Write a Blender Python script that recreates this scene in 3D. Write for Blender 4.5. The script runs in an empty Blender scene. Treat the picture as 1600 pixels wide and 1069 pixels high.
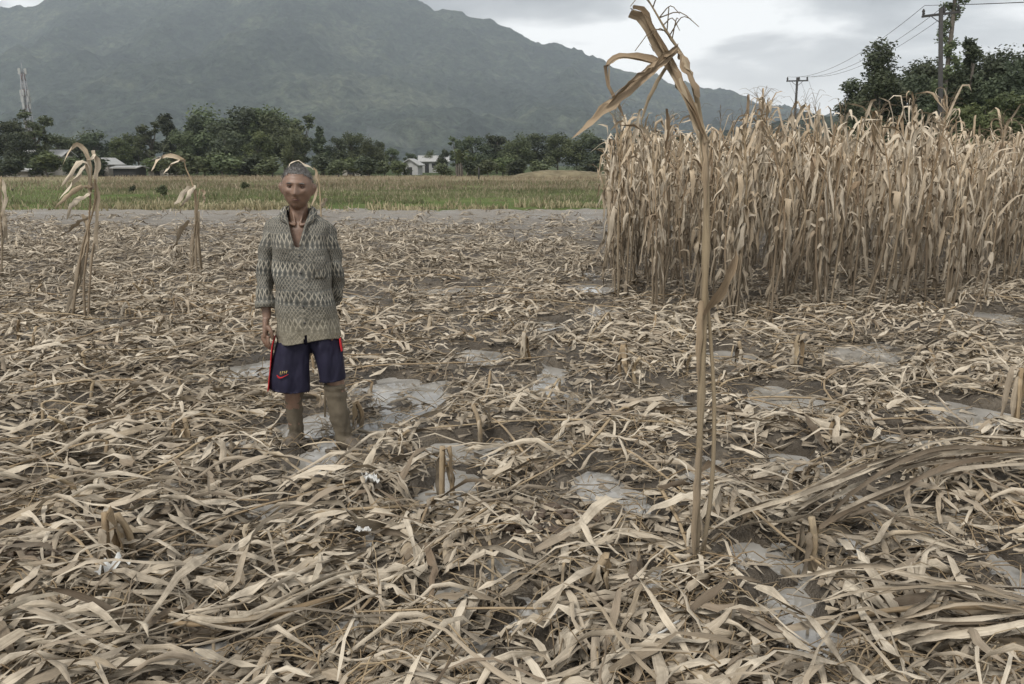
import bpy, math, random
import numpy as np
from mathutils import Vector, noise as mnoise

R = math.radians
rng = np.random.default_rng(7)
random.seed(7)
scene = bpy.context.scene
COL = scene.collection

# ------------------------------------------------------------------ camera
F_PX, CX, CY = 1244.0, 800.0, 534.5
CAM_H, PITCH = 1.6, R(12.55)
cam_d = bpy.data.cameras.new('camera')
cam_d.sensor_width = 36.0
cam_d.lens = F_PX / 1600.0 * 36.0
cam_d.clip_start = 0.05
cam_d.clip_end = 30000
cam = bpy.data.objects.new('camera', cam_d)
cam.location = (0, 0, CAM_H)
cam.rotation_euler = (math.pi / 2 - PITCH, 0, 0)
COL.objects.link(cam)
scene.camera = cam

# ------------------------------------------------------------------ sky and sun
SUN_EL, SUN_AZ = R(52), R(215)       # azimuth clockwise from +Y
world = bpy.data.worlds.new('World')
scene.world = world
world.use_nodes = True
wn, wl = world.node_tree.nodes, world.node_tree.links
wn.clear()
w_out = wn.new('ShaderNodeOutputWorld')
w_bg = wn.new('ShaderNodeBackground')
w_bg.inputs['Strength'].default_value = 0.1
w_sky = wn.new('ShaderNodeTexSky')
w_sky.sky_type = 'NISHITA'
w_sky.sun_disc = False
w_sky.sun_elevation = SUN_EL
w_sky.sun_rotation = SUN_AZ
w_tc = wn.new('ShaderNodeTexCoord')
w_sep = wn.new('ShaderNodeSeparateXYZ')
wl.new(w_tc.outputs['Generated'], w_sep.inputs[0])


def wmath(op, a, b=None):
    n = wn.new('ShaderNodeMath')
    n.operation = op
    for i, v in enumerate((a, b)):
        if v is None:
            continue
        if isinstance(v, (int, float)):
            n.inputs[i].default_value = v
        else:
            wl.new(v, n.inputs[i])
    return n.outputs[0]


w_z = wmath('ADD', wmath('MAXIMUM', w_sep.outputs['Z'], 0.0), 0.16)
w_cmb = wn.new('ShaderNodeCombineXYZ')
wl.new(wmath('DIVIDE', w_sep.outputs['X'], w_z), w_cmb.inputs[0])
wl.new(wmath('DIVIDE', w_sep.outputs['Y'], w_z), w_cmb.inputs[1])
w_noise = wn.new('ShaderNodeTexNoise')
w_noise.inputs['Scale'].default_value = 0.95
w_noise.inputs['Detail'].default_value = 7
w_noise.inputs['Roughness'].default_value = 0.52
w_noise.inputs['Distortion'].default_value = 0.35
w_map = wn.new('ShaderNodeMapping')
w_map.inputs['Location'].default_value = (3.1, 1.35, 0)
wl.new(w_cmb.outputs[0], w_map.inputs[0])
wl.new(w_map.outputs[0], w_noise.inputs['Vector'])
w_ramp = wn.new('ShaderNodeValToRGB')
cr = w_ramp.color_ramp
cr.elements[0].position = 0.43
cr.elements[0].color = (2.5, 2.5, 2.52, 1)
cr.elements[1].position = 0.58
cr.elements[1].color = (7.4, 7.35, 7.2, 1)
e = cr.elements.new(0.5)
e.color = (3.9, 3.9, 3.88, 1)
wl.new(w_noise.outputs['Fac'], w_ramp.inputs[0])
# paler towards the horizon, where one looks along under the cloud deck
w_hz = wn.new('ShaderNodeMapRange')
w_hz.inputs['From Min'].default_value = 0.04
w_hz.inputs['From Max'].default_value = 0.15
w_hz.inputs['To Min'].default_value = 0.9
w_hz.inputs['To Max'].default_value = 0.0
wl.new(w_sep.outputs['Z'], w_hz.inputs['Value'])
w_mh = wn.new('ShaderNodeMix')
w_mh.data_type = 'RGBA'
wl.new(w_hz.outputs[0], w_mh.inputs['Factor'])
wl.new(w_ramp.outputs[0], w_mh.inputs['A'])
w_mh.inputs['B'].default_value = (7.2, 7.15, 7.0, 1)
w_mix = wn.new('ShaderNodeMix')
w_mix.data_type = 'RGBA'
w_mix.inputs['Factor'].default_value = 0.965
wl.new(w_sky.outputs[0], w_mix.inputs['A'])
wl.new(w_mh.outputs['Result'], w_mix.inputs['B'])
wl.new(w_mix.outputs['Result'], w_bg.inputs['Color'])
wl.new(w_bg.outputs[0], w_out.inputs['Surface'])

sun_d = bpy.data.lights.new('sun', 'SUN')
sun_d.energy = 1.5
sun_d.angle = R(20)
sun_d.color = (1.0, 0.965, 0.91)
sun = bpy.data.objects.new('sun', sun_d)
sdir = Vector((math.sin(SUN_AZ) * math.cos(SUN_EL), math.cos(SUN_AZ) * math.cos(SUN_EL), math.sin(SUN_EL)))
sun.rotation_euler = sdir.to_track_quat('Z', 'Y').to_euler()
COL.objects.link(sun)

scene.view_settings.view_transform = 'Standard'
scene.view_settings.look = 'None'
scene.view_settings.exposure = 0.94
scene.view_settings.gamma = 1.0
scene.view_settings.use_curve_mapping = False
scene.render.engine = 'CYCLES'
scene.cycles.use_denoising = True
scene.cycles.max_bounces = 6
scene.cycles.diffuse_bounces = 3
scene.cycles.glossy_bounces = 2
scene.cycles.transmission_bounces = 2
scene.cycles.volume_bounces = 1
scene.cycles.transparent_max_bounces = 8


# ------------------------------------------------------------------ camera geometry helpers
cp, sp_ = math.cos(PITCH), math.sin(PITCH)


def ray(px, py):
    u, v = (px - CX) / F_PX, (CY - py) / F_PX
    return np.array([u, cp + v * sp_, -sp_ + v * cp])


def gp(px, py):
    """ground point seen at a photo pixel"""
    d = ray(px, py)
    t = CAM_H / -d[2]
    return np.array([d[0] * t, d[1] * t, 0.0])


def at(px, py, Y):
    """point at forward distance Y seen at a photo pixel"""
    d = ray(px, py)
    t = Y / d[1]
    return np.array([d[0] * t, Y, CAM_H + d[2] * t])


# ------------------------------------------------------------------ numeric noise
_tab = np.random.default_rng(3).random((256, 256))


def vn(x, y, seed=0):
    x = np.asarray(x, float) + seed * 17.31
    y = np.asarray(y, float) + seed * 9.77
    xi, yi = np.floor(x).astype(int), np.floor(y).astype(int)
    fx, fy = x - xi, y - yi
    fx, fy = fx * fx * (3 - 2 * fx), fy * fy * (3 - 2 * fy)
    a = _tab[xi & 255, yi & 255]
    b = _tab[(xi + 1) & 255, yi & 255]
    c = _tab[xi & 255, (yi + 1) & 255]
    d = _tab[(xi + 1) & 255, (yi + 1) & 255]
    return (a * (1 - fx) + b * fx) * (1 - fy) + (c * (1 - fx) + d * fx) * fy - 0.5


def fbm(x, y, seed=0, oct=4, gain=0.5):
    s, a = 0, 1.0
    for i in range(oct):
        s = s + a * vn(x * 2 ** i, y * 2 ** i, seed + i)
        a *= gain
    return s


# puddles read from the photograph: pixel centre, half sizes in pixels
PUD_PX = [(1195, 888, 62, 32), (1245, 735, 55, 34), (1235, 632, 75, 22), (1520, 655, 75, 24), (1430, 700, 75, 20),
          (1572, 900, 34, 50), (1258, 985, 52, 62), (792, 885, 34, 20), (822, 962, 30, 42), (800, 1035, 26, 34),
          (668, 628, 34, 30), (608, 612, 34, 22), (506, 716, 28, 24), (690, 768, 50, 28), (398, 580, 55, 18),
          (238, 798, 34, 11), (212, 882, 22, 14), (850, 590, 22, 30), (862, 515, 34, 12), (936, 490, 28, 10),
          (925, 455, 50, 10), (600, 665, 26, 22), (945, 765, 36, 34), (905, 812, 30, 18), (330, 1045, 80, 28),
          (620, 915, 26, 16), (1140, 560, 34, 14), (1350, 560, 60, 14), (1550, 500, 50, 12), (560, 850, 22, 14),
          (1105, 745, 22, 40), (150, 640, 40, 8), (745, 560, 40, 12), (700, 700, 24, 16), (480, 660, 30, 16),
          (1350, 790, 40, 22), (1050, 640, 30, 18), (440, 800, 30, 12), (720, 455, 60, 7), (560, 470, 60, 7),
          (1000, 900, 20, 20), (380, 700, 30, 9), (905, 1045, 24, 26), (1430, 1050, 40, 22), (120, 985, 30, 16), (540, 1010, 24, 22), (700, 930, 24, 18), (1010, 800, 26, 26), (1350, 870, 30, 20), (1130, 960, 24, 26), (760, 700, 24, 14), (300, 880, 26, 14), (60, 680, 40, 9)]
PUD = []
for (a, b, c, d) in PUD_PX:
    g = gp(a, b)
    r1 = gp(a + c, b)[0] - g[0]
    r2 = (gp(a, b - d)[1] - gp(a, b + d)[1]) / 2
    r1, r2 = r1 * .98, r2 * 1.1
    PUD.append((g[0], g[1], max(r1, .05), max(r2, .05)))


def pud(x, y):
    """1 inside a puddle, 0 outside"""
    x, y = np.asarray(x, float), np.asarray(y, float)
    m = np.zeros_like(x)
    wx = x + 0.22 * vn(x * 4, y * 4, 41) + .09 * vn(x * 13, y * 13, 43)
    wy = y + 0.26 * vn(x * 4, y * 4, 42) + .11 * vn(x * 13, y * 13, 44)
    for (a, b, c, d) in PUD:
        q = ((wx - a) / c) ** 2 + ((wy - b) / d) ** 2
        m = np.maximum(m, np.clip(1.35 - q, 0, 1))
    return m


def gh(x, y):
    x, y = np.asarray(x, float), np.asarray(y, float)
    fade = np.clip((34 - y) / 4, 0, 1) * np.clip((y + 6) / 6, 0, 1)
    n = 0.075 * fbm(x * 1.3, y * 1.3, 5, 4, .55) + 0.022 * vn(x * 9, y * 9, 9)
    row = 0.022 * np.cos((y * math.cos(.32) - x * math.sin(.32)) * 2 * math.pi / 0.75)
    fine = np.clip((14 - y) / 5, 0, 1)
    h = 0.040 + n + row + 0.012 * fine * vn(x * 22, y * 22, 11) * (1 - pud(x, y))
    h = h + .02 * vn(x * 3.7, y * 3.7, 19) - 0.12 * pud(x, y)
    return np.where(fade > 0, h * fade + 0.05 * (1 - fade), 0.05)


# ------------------------------------------------------------------ mesh helpers (everything is quads)
class Geo:
    """verts, quads, uv per vert, one random per vert"""

    def __init__(s):
        s.v, s.f, s.uv, s.r, s.n = [], [], [], [], 0

    def add(s, v, f, uv=None, r=None):
        v = np.asarray(v, float)
        k = len(v)
        s.v.append(v)
        s.f.append(np.asarray(f, int).reshape(-1, 4) + s.n)
        s.uv.append(np.zeros((k, 2)) if uv is None else np.asarray(uv, float))
        s.r.append(np.full(k, rng.random()) if r is None else (np.full(k, r) if np.isscalar(r) else np.asarray(r, float)))
        s.n += k
        return s

    def cat(s):
        return np.concatenate(s.v), np.concatenate(s.f), np.concatenate(s.uv), np.concatenate(s.r)


def build_mesh(name, v, f, uv=None, r=None, mat=None, smooth=True):
    me = bpy.data.meshes.new(name)
    v = np.ascontiguousarray(v, np.float32)
    f = np.ascontiguousarray(f, np.int32)
    me.vertices.add(len(v))
    me.vertices.foreach_set('co', v.ravel())
    me.loops.add(f.size)
    me.loops.foreach_set('vertex_index', f.ravel())
    me.polygons.add(len(f))
    me.polygons.foreach_set('loop_start', np.arange(0, f.size, 4, dtype=np.int32))
    me.polygons.foreach_set('use_smooth', np.full(len(f), smooth, bool))
    me.update(calc_edges=True)
    if uv is not None:
        l = me.uv_layers.new(name='UVMap')
        l.data.foreach_set('uv', np.ascontiguousarray(uv[f.ravel()], np.float32).ravel())
    if r is not None:
        a = me.attributes.new('rnd', 'FLOAT', 'POINT')
        a.data.foreach_set('value', np.ascontiguousarray(r, np.float32))
    if mat:
        me.materials.append(mat)
    return me


def link(name, me, parent=None, loc=None, rz=None):
    o = bpy.data.objects.new(name, me)
    COL.objects.link(o)
    if parent is not None:
        o.parent = parent
    if loc is not None:
        o.location = loc
    if rz is not None:
        o.rotation_euler = (0, 0, rz)
    return o


def geo_obj(name, g, mat, parent=None, smooth=True, loc=None, rz=None):
    v, f, uv, r = g.cat()
    return link(name, build_mesh(name, v, f, uv, r, mat, smooth), parent, loc, rz)


def tag(o, label, cat, group=None, kind=None):
    if label:
        o['label'] = label
    if cat:
        o['category'] = cat
    if group:
        o['group'] = group
    if kind:
        o['kind'] = kind
    return o


def empty(name, loc=(0, 0, 0), rz=0):
    o = bpy.data.objects.new(name, None)
    o.empty_display_size = .1
    COL.objects.link(o)
    o.location = loc
    o.rotation_euler = (0, 0, rz)
    return o


def nrm(a):
    return a / np.maximum(np.linalg.norm(a, axis=-1, keepdims=True), 1e-9)


def tube(P, rad, seg=6, rad2=None, cap=True, ref=(0, -1, 0), ang0=0.0):
    """tube round a polyline; rad x (side) and rad2 (front/back)"""
    P = np.asarray(P, float)
    n = len(P)
    rad = np.broadcast_to(np.asarray(rad, float), (n,)).copy()
    rad2 = rad.copy() if rad2 is None else np.broadcast_to(np.asarray(rad2, float), (n,)).copy()
    T = nrm(np.gradient(P, axis=0))
    ref = np.asarray(ref, float)
    S = np.cross(T, ref)
    bad = np.linalg.norm(S, axis=1) < .15
    if bad.any():
        S[bad] = np.cross(T[bad], np.array([1.0, .1, 0]))
    S = nrm(S)
    N = np.cross(S, T)
    if cap:
        P = np.concatenate([P[:1], P, P[-1:]])
        S = np.concatenate([S[:1], S, S[-1:]])
        N = np.concatenate([N[:1], N, N[-1:]])
        rad = np.concatenate([[1e-4], rad, [1e-4]])
        rad2 = np.concatenate([[1e-4], rad2, [1e-4]])
        n += 2
    a = np.linspace(0, 2 * math.pi, seg, endpoint=False) + ang0
    ca, sa = np.cos(a), np.sin(a)
    V = P[:, None] + S[:, None] * (ca[None, :, None] * rad[:, None, None]) + N[:, None] * (sa[None, :, None] * rad2[:, None, None])
    i, j = np.meshgrid(np.arange(n - 1), np.arange(seg), indexing='ij')
    j2 = (j + 1) % seg
    F = np.stack([i * seg + j, (i + 1) * seg + j, (i + 1) * seg + j2, i * seg + j2], -1).reshape(-1, 4)
    d = np.concatenate([[0], np.cumsum(np.linalg.norm(np.diff(P, axis=0), axis=1))])
    UV = np.stack(np.broadcast_arrays((np.arange(seg) / seg)[None, :], d[:, None]), -1).reshape(-1, 2)
    return V.reshape(-1, 3), F, UV


def spline(pts, n):
    """Catmull-Rom through pts, n samples"""
    p = np.asarray(pts, float)
    if len(p) < 3:
        t = np.linspace(0, 1, n)[:, None]
        return p[0] * (1 - t) + p[-1] * t
    q = np.concatenate([[2 * p[0] - p[1]], p, [2 * p[-1] - p[-2]]])
    out = []
    for t in np.linspace(0, len(p) - 1 - 1e-6, n):
        i = int(t)
        u = t - i
        a, b, c, d = q[i], q[i + 1], q[i + 2], q[i + 3]
        out.append(.5 * (2 * b + (c - a) * u + (2 * a - 5 * b + 4 * c - d) * u * u + (3 * b - a - 3 * c + d) * u ** 3))
    return np.array(out)


def box(x0, x1, y0, y1, z0, z1):
    v = np.array([(x, y, z) for z in (z0, z1) for y in (y0, y1) for x in (x0, x1)], float)
    f = np.array([(0, 2, 3, 1), (4, 5, 7, 6), (0, 1, 5, 4), (2, 6, 7, 3), (0, 4, 6, 2), (1, 3, 7, 5)])
    return v, f


def ribbon(P, side, W, fold=.3, ruf=.0, rufn=6.0, prof=None):
    """a leaf blade: three verts across, creased at the midrib"""
    n = len(P)
    t = np.linspace(0, 1, n)
    if prof is None:
        prof = (t + .05) ** .4 * np.clip(1 - t, 0, 1) ** .6
        prof = prof / prof.max()
        prof[-1] = .02
    T = nrm(np.gradient(P, axis=0))
    side = nrm(side - T * np.sum(side * T, -1, keepdims=True))
    N = np.cross(side, T)
    w = W * .5 * prof
    ph = rng.random(2) * 6.3
    cr = .55 * min(ruf, .6)                    # crumpled blade
    r1 = (ruf * np.sin(t * rufn * 2 + ph[0]) * w + rng.normal(0, cr, n) * w)[:, None]
    r2 = (ruf * np.sin(t * rufn * 2.3 + ph[1]) * w + rng.normal(0, cr, n) * w)[:, None]
    P = P + N * (rng.normal(0, cr * .8, n) * w)[:, None]
    fo = np.broadcast_to(np.asarray(fold, float), (n,))
    c, s = (np.cos(fo) * w)[:, None], (np.sin(fo) * w)[:, None]
    j1 = (1 + rng.normal(0, .16, n))[:, None]
    j2 = (1 + rng.normal(0, .16, n))[:, None]
    L = P - side * c * j1 + N * (s * j1 + r1)
    Rr = P + side * c * j2 + N * (s * j2 + r2)
    V = np.stack([L, P, Rr], 1).reshape(-1, 3)
    i = np.arange(n - 1)
    F = np.concatenate([np.stack([i * 3 + k, i * 3 + k + 1, i * 3 + k + 4, i * 3 + k + 3], -1) for k in (0, 1)])
    d = np.concatenate([[0], np.cumsum(np.linalg.norm(np.diff(P, axis=0), axis=1))])
    UV = np.stack(np.broadcast_arrays(np.array([0, .5, 1.0])[None, :], d[:, None]), -1).reshape(-1, 2)
    return V, F, UV


def leaf(p0, az, L, W, e0, e1, tb, sharp, twist=0.0, n=9, zmin=None, fold=.4, ruf=.3, wander=.25, kink=True):
    t = np.linspace(0, 1, n)
    s = np.clip((t - tb) / max(sharp, 1e-3), 0, 1)
    s = s * s * (3 - 2 * s)
    el = e0 + (e1 - e0) * s
    a = az + np.cumsum(rng.normal(0, wander, n)) * .6
    if kink and rng.random() < .5:
        a = a + rng.normal(0, .45) * np.clip((t - rng.uniform(.2, .7)) * 6, 0, 1)
        el = el + rng.normal(0, .3) * np.clip((t - rng.uniform(.2, .8)) * 6, 0, 1)
    D = np.stack([np.cos(a) * np.cos(el), np.sin(a) * np.cos(el), np.sin(el)], -1)
    P = np.concatenate([[[0, 0, 0]], np.cumsum(D[:-1], 0)]) * (L / (n - 1)) + np.asarray(p0)
    if zmin is not None:
        lo = zmin + np.abs(np.cumsum(rng.normal(0, .006, n)))
        P[:, 2] = np.maximum(P[:, 2], lo)
    side = np.stack([-np.sin(a), np.cos(a), 0 * a], -1)
    T = nrm(np.gradient(P, axis=0))
    side = nrm(side - T * np.sum(side * T, -1, keepdims=True))
    N = np.cross(side, T)
    tw = twist * t + rng.normal(0, .35)
    side = side * np.cos(tw)[:, None] + N * np.sin(tw)[:, None]
    return ribbon(P, side, W, fold=fold + .25 * np.sin(t * 5 + rng.random() * 6), ruf=ruf, rufn=rng.uniform(4, 8))


# ------------------------------------------------------------------ materials
def newmat(name):
    m = bpy.data.materials.new(name)
    m.use_nodes = True
    nt = m.node_tree
    return m, nt.nodes, nt.links, nt.nodes['Principled BSDF']


def mixrgb(nd, lk, fac, a, b, blend='MIX'):
    n = nd.new('ShaderNodeMix')
    n.data_type = 'RGBA'
    n.blend_type = blend
    for nm, v in (('Factor', fac), ('A', a), ('B', b)):
        if isinstance(v, (int, float)):
            n.inputs[nm].default_value = v
        elif isinstance(v, tuple):
            n.inputs[nm].default_value = v if len(v) == 4 else v + (1,)
        else:
            lk.new(v, n.inputs[nm])
    return n.outputs['Result']


def mth(nd, lk, op, a, b=None, c=None, clamp=False):
    n = nd.new('ShaderNodeMath')
    n.operation = op
    n.use_clamp = clamp
    for i, v in enumerate((a, b, c)):
        if v is None:
            continue
        if isinstance(v, (int, float)):
            n.inputs[i].default_value = v
        else:
            lk.new(v, n.inputs[i])
    return n.outputs[0]


def ramp(nd, lk, fac, stops, interp='LINEAR'):
    n = nd.new('ShaderNodeValToRGB')
    n.color_ramp.interpolation = interp
    el = n.color_ramp.elements
    while len(el) > 1:
        el.remove(el[-1])
    el[0].position, el[0].color = stops[0][0], stops[0][1] + (1,)
    for p, c in stops[1:]:
        e = el.new(p)
        e.color = c + (1,)
    if fac is not None:
        lk.new(fac, n.inputs[0])
    return n.outputs[0]


def noise_tex(nd, lk, vec, scale, detail=3, rough=.5, dist=0.0):
    n = nd.new('ShaderNodeTexNoise')
    n.inputs['Scale'].default_value = scale
    n.inputs['Detail'].default_value = detail
    n.inputs['Roughness'].default_value = rough
    n.inputs['Distortion'].default_value = dist
    if vec is not None:
        lk.new(vec, n.inputs['Vector'])
    return n.outputs['Fac']


def bump(nd, lk, h, strength, dist, bs):
    n = nd.new('ShaderNodeBump')
    n.inputs['Strength'].default_value = strength
    n.inputs['Distance'].default_value = dist
    lk.new(h, n.inputs['Height'])
    lk.new(n.outputs[0], bs.inputs['Normal'])


def corn_mat(name, stops, mud_top=None, mud_amt=.5, stalk=False):
    m, nd, lk, bs = newmat(name)
    at_ = nd.new('ShaderNodeAttribute')
    at_.attribute_name = 'rnd'
    oi = nd.new('ShaderNodeObjectInfo')
    geo = nd.new('ShaderNodeNewGeometry')
    r = mth(nd, lk, 'FRACT', mth(nd, lk, 'ADD', at_.outputs['Fac'], oi.outputs['Random']))
    base = ramp(nd, lk, r, stops)
    uv = nd.new('ShaderNodeUVMap')
    mp = nd.new('ShaderNodeMapping')
    mp.inputs['Scale'].default_value = (5, 6, 1)
    lk.new(uv.outputs[0], mp.inputs[0])
    add = nd.new('ShaderNodeVectorMath')
    add.operation = 'ADD'
    cmb = nd.new('ShaderNodeCombineXYZ')
    lk.new(mth(nd, lk, 'MULTIPLY', r, 37.0), cmb.inputs[2])
    lk.new(mp.outputs[0], add.inputs[0])
    lk.new(cmb.outputs[0], add.inputs[1])
    streak = noise_tex(nd, lk, add.outputs[0], 1.6, 4, .6)
    c = mixrgb(nd, lk, .55, base, ramp(nd, lk, streak, [(.3, (.5, .46, .42)), (.5, (.95, .93, .9)), (.7, (1.2, 1.18, 1.15))]), 'MULTIPLY')
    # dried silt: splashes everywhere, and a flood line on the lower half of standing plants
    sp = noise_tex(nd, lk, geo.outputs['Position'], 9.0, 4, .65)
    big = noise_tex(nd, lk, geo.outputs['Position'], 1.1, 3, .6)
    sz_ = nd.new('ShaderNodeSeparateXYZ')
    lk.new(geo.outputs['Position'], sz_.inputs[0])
    lowz = mth(nd, lk, 'MULTIPLY', mth(nd, lk, 'MAXIMUM', mth(nd, lk, 'SUBTRACT', .10, sz_.outputs['Z']), 0.0), 2.0)     # silt up to the last water line; its colour doubles as painted depth shade
    mud_depthf = ramp(nd, lk, mth(nd, lk, 'ADD', mth(nd, lk, 'ADD', mth(nd, lk, 'MULTIPLY', sp, .6), mth(nd, lk, 'MULTIPLY', big, .4)), lowz), [(.48, (0, 0, 0)), (.62, (1, 1, 1))])
    if mud_top is not None:
        sep = nd.new('ShaderNodeSeparateXYZ')
        lk.new(geo.outputs['Position'], sep.inputs[0])
        zz = mth(nd, lk, 'ADD', sep.outputs['Z'], mth(nd, lk, 'MULTIPLY', mth(nd, lk, 'SUBTRACT', sp, .5), 1.2))
        mr = nd.new('ShaderNodeMapRange')
        mr.inputs['From Min'].default_value = mud_top[0]
        mr.inputs['From Max'].default_value = mud_top[1]
        mr.inputs['To Min'].default_value = 1
        mr.inputs['To Max'].default_value = .12
        lk.new(zz, mr.inputs['Value'])
        fac = mth(nd, lk, 'MULTIPLY', mr.outputs[0], mud_amt, clamp=True)
    else:
        fac = mth(nd, lk, 'MULTIPLY', mud_depthf, mud_amt, clamp=True)
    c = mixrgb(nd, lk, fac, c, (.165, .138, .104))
    lk.new(c, bs.inputs['Base Color'])
    bs.inputs['Roughness'].default_value = .72
    bs.inputs['Specular IOR Level'].default_value = .25
    wv = nd.new('ShaderNodeTexWave')
    wv.inputs['Scale'].default_value = 3.0 if not stalk else 1.2
    wv.inputs['Distortion'].default_value = 1.5
    lk.new(uv.outputs[0], wv.inputs[0])
    bump(nd, lk, mth(nd, lk, 'ADD', mth(nd, lk, 'MULTIPLY', wv.outputs['Fac'], .35), mth(nd, lk, 'MULTIPLY', streak, 2.0)), .35, .004, bs)
    return m


M = {}
LEAF_STOPS = [(0, (.44, .38, .295)), (.2, (.56, .50, .405)), (.38, (.33, .275, .205)), (.52, (.52, .46, .365)), (.64, (.17, .127, .087)), (.8, (.62, .55, .44)), (.9, (.09, .067, .046)), (1, (.47, .395, .29))]
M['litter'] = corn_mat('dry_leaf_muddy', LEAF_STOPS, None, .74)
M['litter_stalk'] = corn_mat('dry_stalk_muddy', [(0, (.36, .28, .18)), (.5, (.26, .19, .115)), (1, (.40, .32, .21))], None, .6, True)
M['stand'] = corn_mat('dry_leaf_standing', [(0, (.55, .475, .37)), (.3, (.66, .585, .47)), (.5, (.40, .315, .215)), (.72, (.56, .47, .35)), (.88, (.30, .22, .145)), (1, (.62, .54, .42))], (.35, 1.6), .8)
M['stand_stalk'] = corn_mat('dry_stalk_standing', [(0, (.36, .28, .18)), (.5, (.28, .2, .125)), (1, (.42, .33, .22))], (.4, 1.5), .72, True)
M['tassel'] = corn_mat('dry_tassel', [(0, (.16, .125, .085)), (1, (.24, .19, .13))], None, .2, True)
M['hero_leaf'] = corn_mat('dry_leaf_tall_plant', [(0, (.34, .265, .18)), (.5, (.27, .2, .13)), (1, (.42, .35, .25))], (.3, 1.0), .5)
M['hero_stalk'] = corn_mat('dry_stalk_tall_plant', [(0, (.27, .215, .14)), (1, (.33, .265, .175))], (.3, 1.0), .5, True)


def ground_mat():
    m, nd, lk, bs = newmat('ground')
    geo = nd.new('ShaderNodeNewGeometry')
    sep = nd.new('ShaderNodeSeparateXYZ')
    pos = geo.outputs['Position']
    lk.new(pos, sep.inputs[0])
    n1 = noise_tex(nd, lk, pos, 2.2, 5, .6)
    n2 = noise_tex(nd, lk, pos, 24, 4, .7)
    mud = ramp(nd, lk, n1, [(.32, (.055, .044, .032)), (.5, (.10, .082, .061)), (.68, (.18, .152, .116))])
    mud = mixrgb(nd, lk, .6, mud, ramp(nd, lk, n2, [(.3, (.5, .48, .46)), (.7, (1.2, 1.2, 1.2))]), 'MULTIPLY')
    # silt left by the flood, paler towards the far side of the field
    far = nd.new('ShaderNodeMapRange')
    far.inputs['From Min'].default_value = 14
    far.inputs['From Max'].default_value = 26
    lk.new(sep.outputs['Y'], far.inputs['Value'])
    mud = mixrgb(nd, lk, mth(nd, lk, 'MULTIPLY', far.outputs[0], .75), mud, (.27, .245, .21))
    # fields beyond
    mp = nd.new('ShaderNodeMapping')
    mp.inputs['Scale'].default_value = (.25, 1, 1)
    lk.new(pos, mp.inputs[0])
    n3 = noise_tex(nd, lk, mp.outputs[0], .35, 5, .6)
    n4 = noise_tex(nd, lk, pos, 3.0, 4, .7)
    grass = ramp(nd, lk, mth(nd, lk, 'ADD', mth(nd, lk, 'MULTIPLY', n3, .6), mth(nd, lk, 'MULTIPLY', n4, .4)),
                 [(.35, (.07, .1, .035)), (.52, (.11, .14, .05)), (.68, (.19, .19, .09))])
    yy = mth(nd, lk, 'ADD', sep.outputs['Y'], mth(nd, lk, 'MULTIPLY', mth(nd, lk, 'SUBTRACT', noise_tex(nd, lk, pos, .5, 4, .6), .5), 3.0))
    gm = mth(nd, lk, 'GREATER_THAN', yy, 28.6)
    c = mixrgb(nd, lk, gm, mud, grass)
    dm = nd.new('ShaderNodeMapRange')
    dm.inputs['From Min'].default_value = 52
    dm.inputs['From Max'].default_value = 85
    lk.new(yy, dm.inputs['Value'])
    dry = ramp(nd, lk, n4, [(.3, (.2, .17, .105)), (.7, (.32, .27, .18))])
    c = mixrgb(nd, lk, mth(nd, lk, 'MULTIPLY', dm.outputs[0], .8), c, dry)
    fm = nd.new('ShaderNodeMapRange')
    fm.inputs['From Min'].default_value = 112
    fm.inputs['From Max'].default_value = 124
    lk.new(yy, fm.inputs['Value'])
    c = mixrgb(nd, lk, fm.outputs[0], c, (.06, .075, .035))
    lk.new(c, bs.inputs['Base Color'])
    wet = nd.new('ShaderNodeMapRange')        # mud near the water line is wet
    wet.inputs['From Min'].default_value = .0
    wet.inputs['From Max'].default_value = .05
    wet.inputs['To Min'].default_value = .22
    wet.inputs['To Max'].default_value = .65
    lk.new(sep.outputs['Z'], wet.inputs['Value'])
    rgh = mth(nd, lk, 'MAXIMUM', wet.outputs[0], mth(nd, lk, 'MULTIPLY', gm, .95))
    lk.new(rgh, bs.inputs['Roughness'])
    lk.new(mth(nd, lk, 'SUBTRACT', .5, mth(nd, lk, 'MULTIPLY', gm, .45)), bs.inputs['Specular IOR Level'])
    bump(nd, lk, mth(nd, lk, 'ADD', n2, noise_tex(nd, lk, pos, 70, 3, .7)), .9, .03, bs)
    return m


M['ground'] = ground_mat()

m, nd, lk, bs = newmat('muddy_water')
geo = nd.new('ShaderNodeNewGeometry')
lk.new(ramp(nd, lk, noise_tex(nd, lk, geo.outputs['Position'], 3, 3), [(.36, (.20, .188, .165)), (.62, (.34, .326, .30))]), bs.inputs['Base Color'])
bs.inputs['Roughness'].default_value = .025
bs.inputs['IOR'].default_value = 1.6
bump(nd, lk, noise_tex(nd, lk, geo.outputs['Position'], 14, 3, .6), .05, .01, bs)
M['water'] = m


def simple(name, col, rough=.7, var=.25, scale=6.0, spec=.3, b=0.0, coord='Object'):
    m, nd, lk, bs = newmat(name)
    tc = nd.new('ShaderNodeTexCoord')
    n = noise_tex(nd, lk, tc.outputs[coord], scale, 5, .6)
    lo = tuple(c * (1 - var) for c in col)
    hi = tuple(min(c * (1 + var), .95) for c in col)
    lk.new(ramp(nd, lk, n, [(.3, lo), (.7, hi)]), bs.inputs['Base Color'])
    bs.inputs['Roughness'].default_value = rough
    bs.inputs['Specular IOR Level'].default_value = spec
    if b:
        bump(nd, lk, n, b, .01, bs)
    return m


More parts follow.
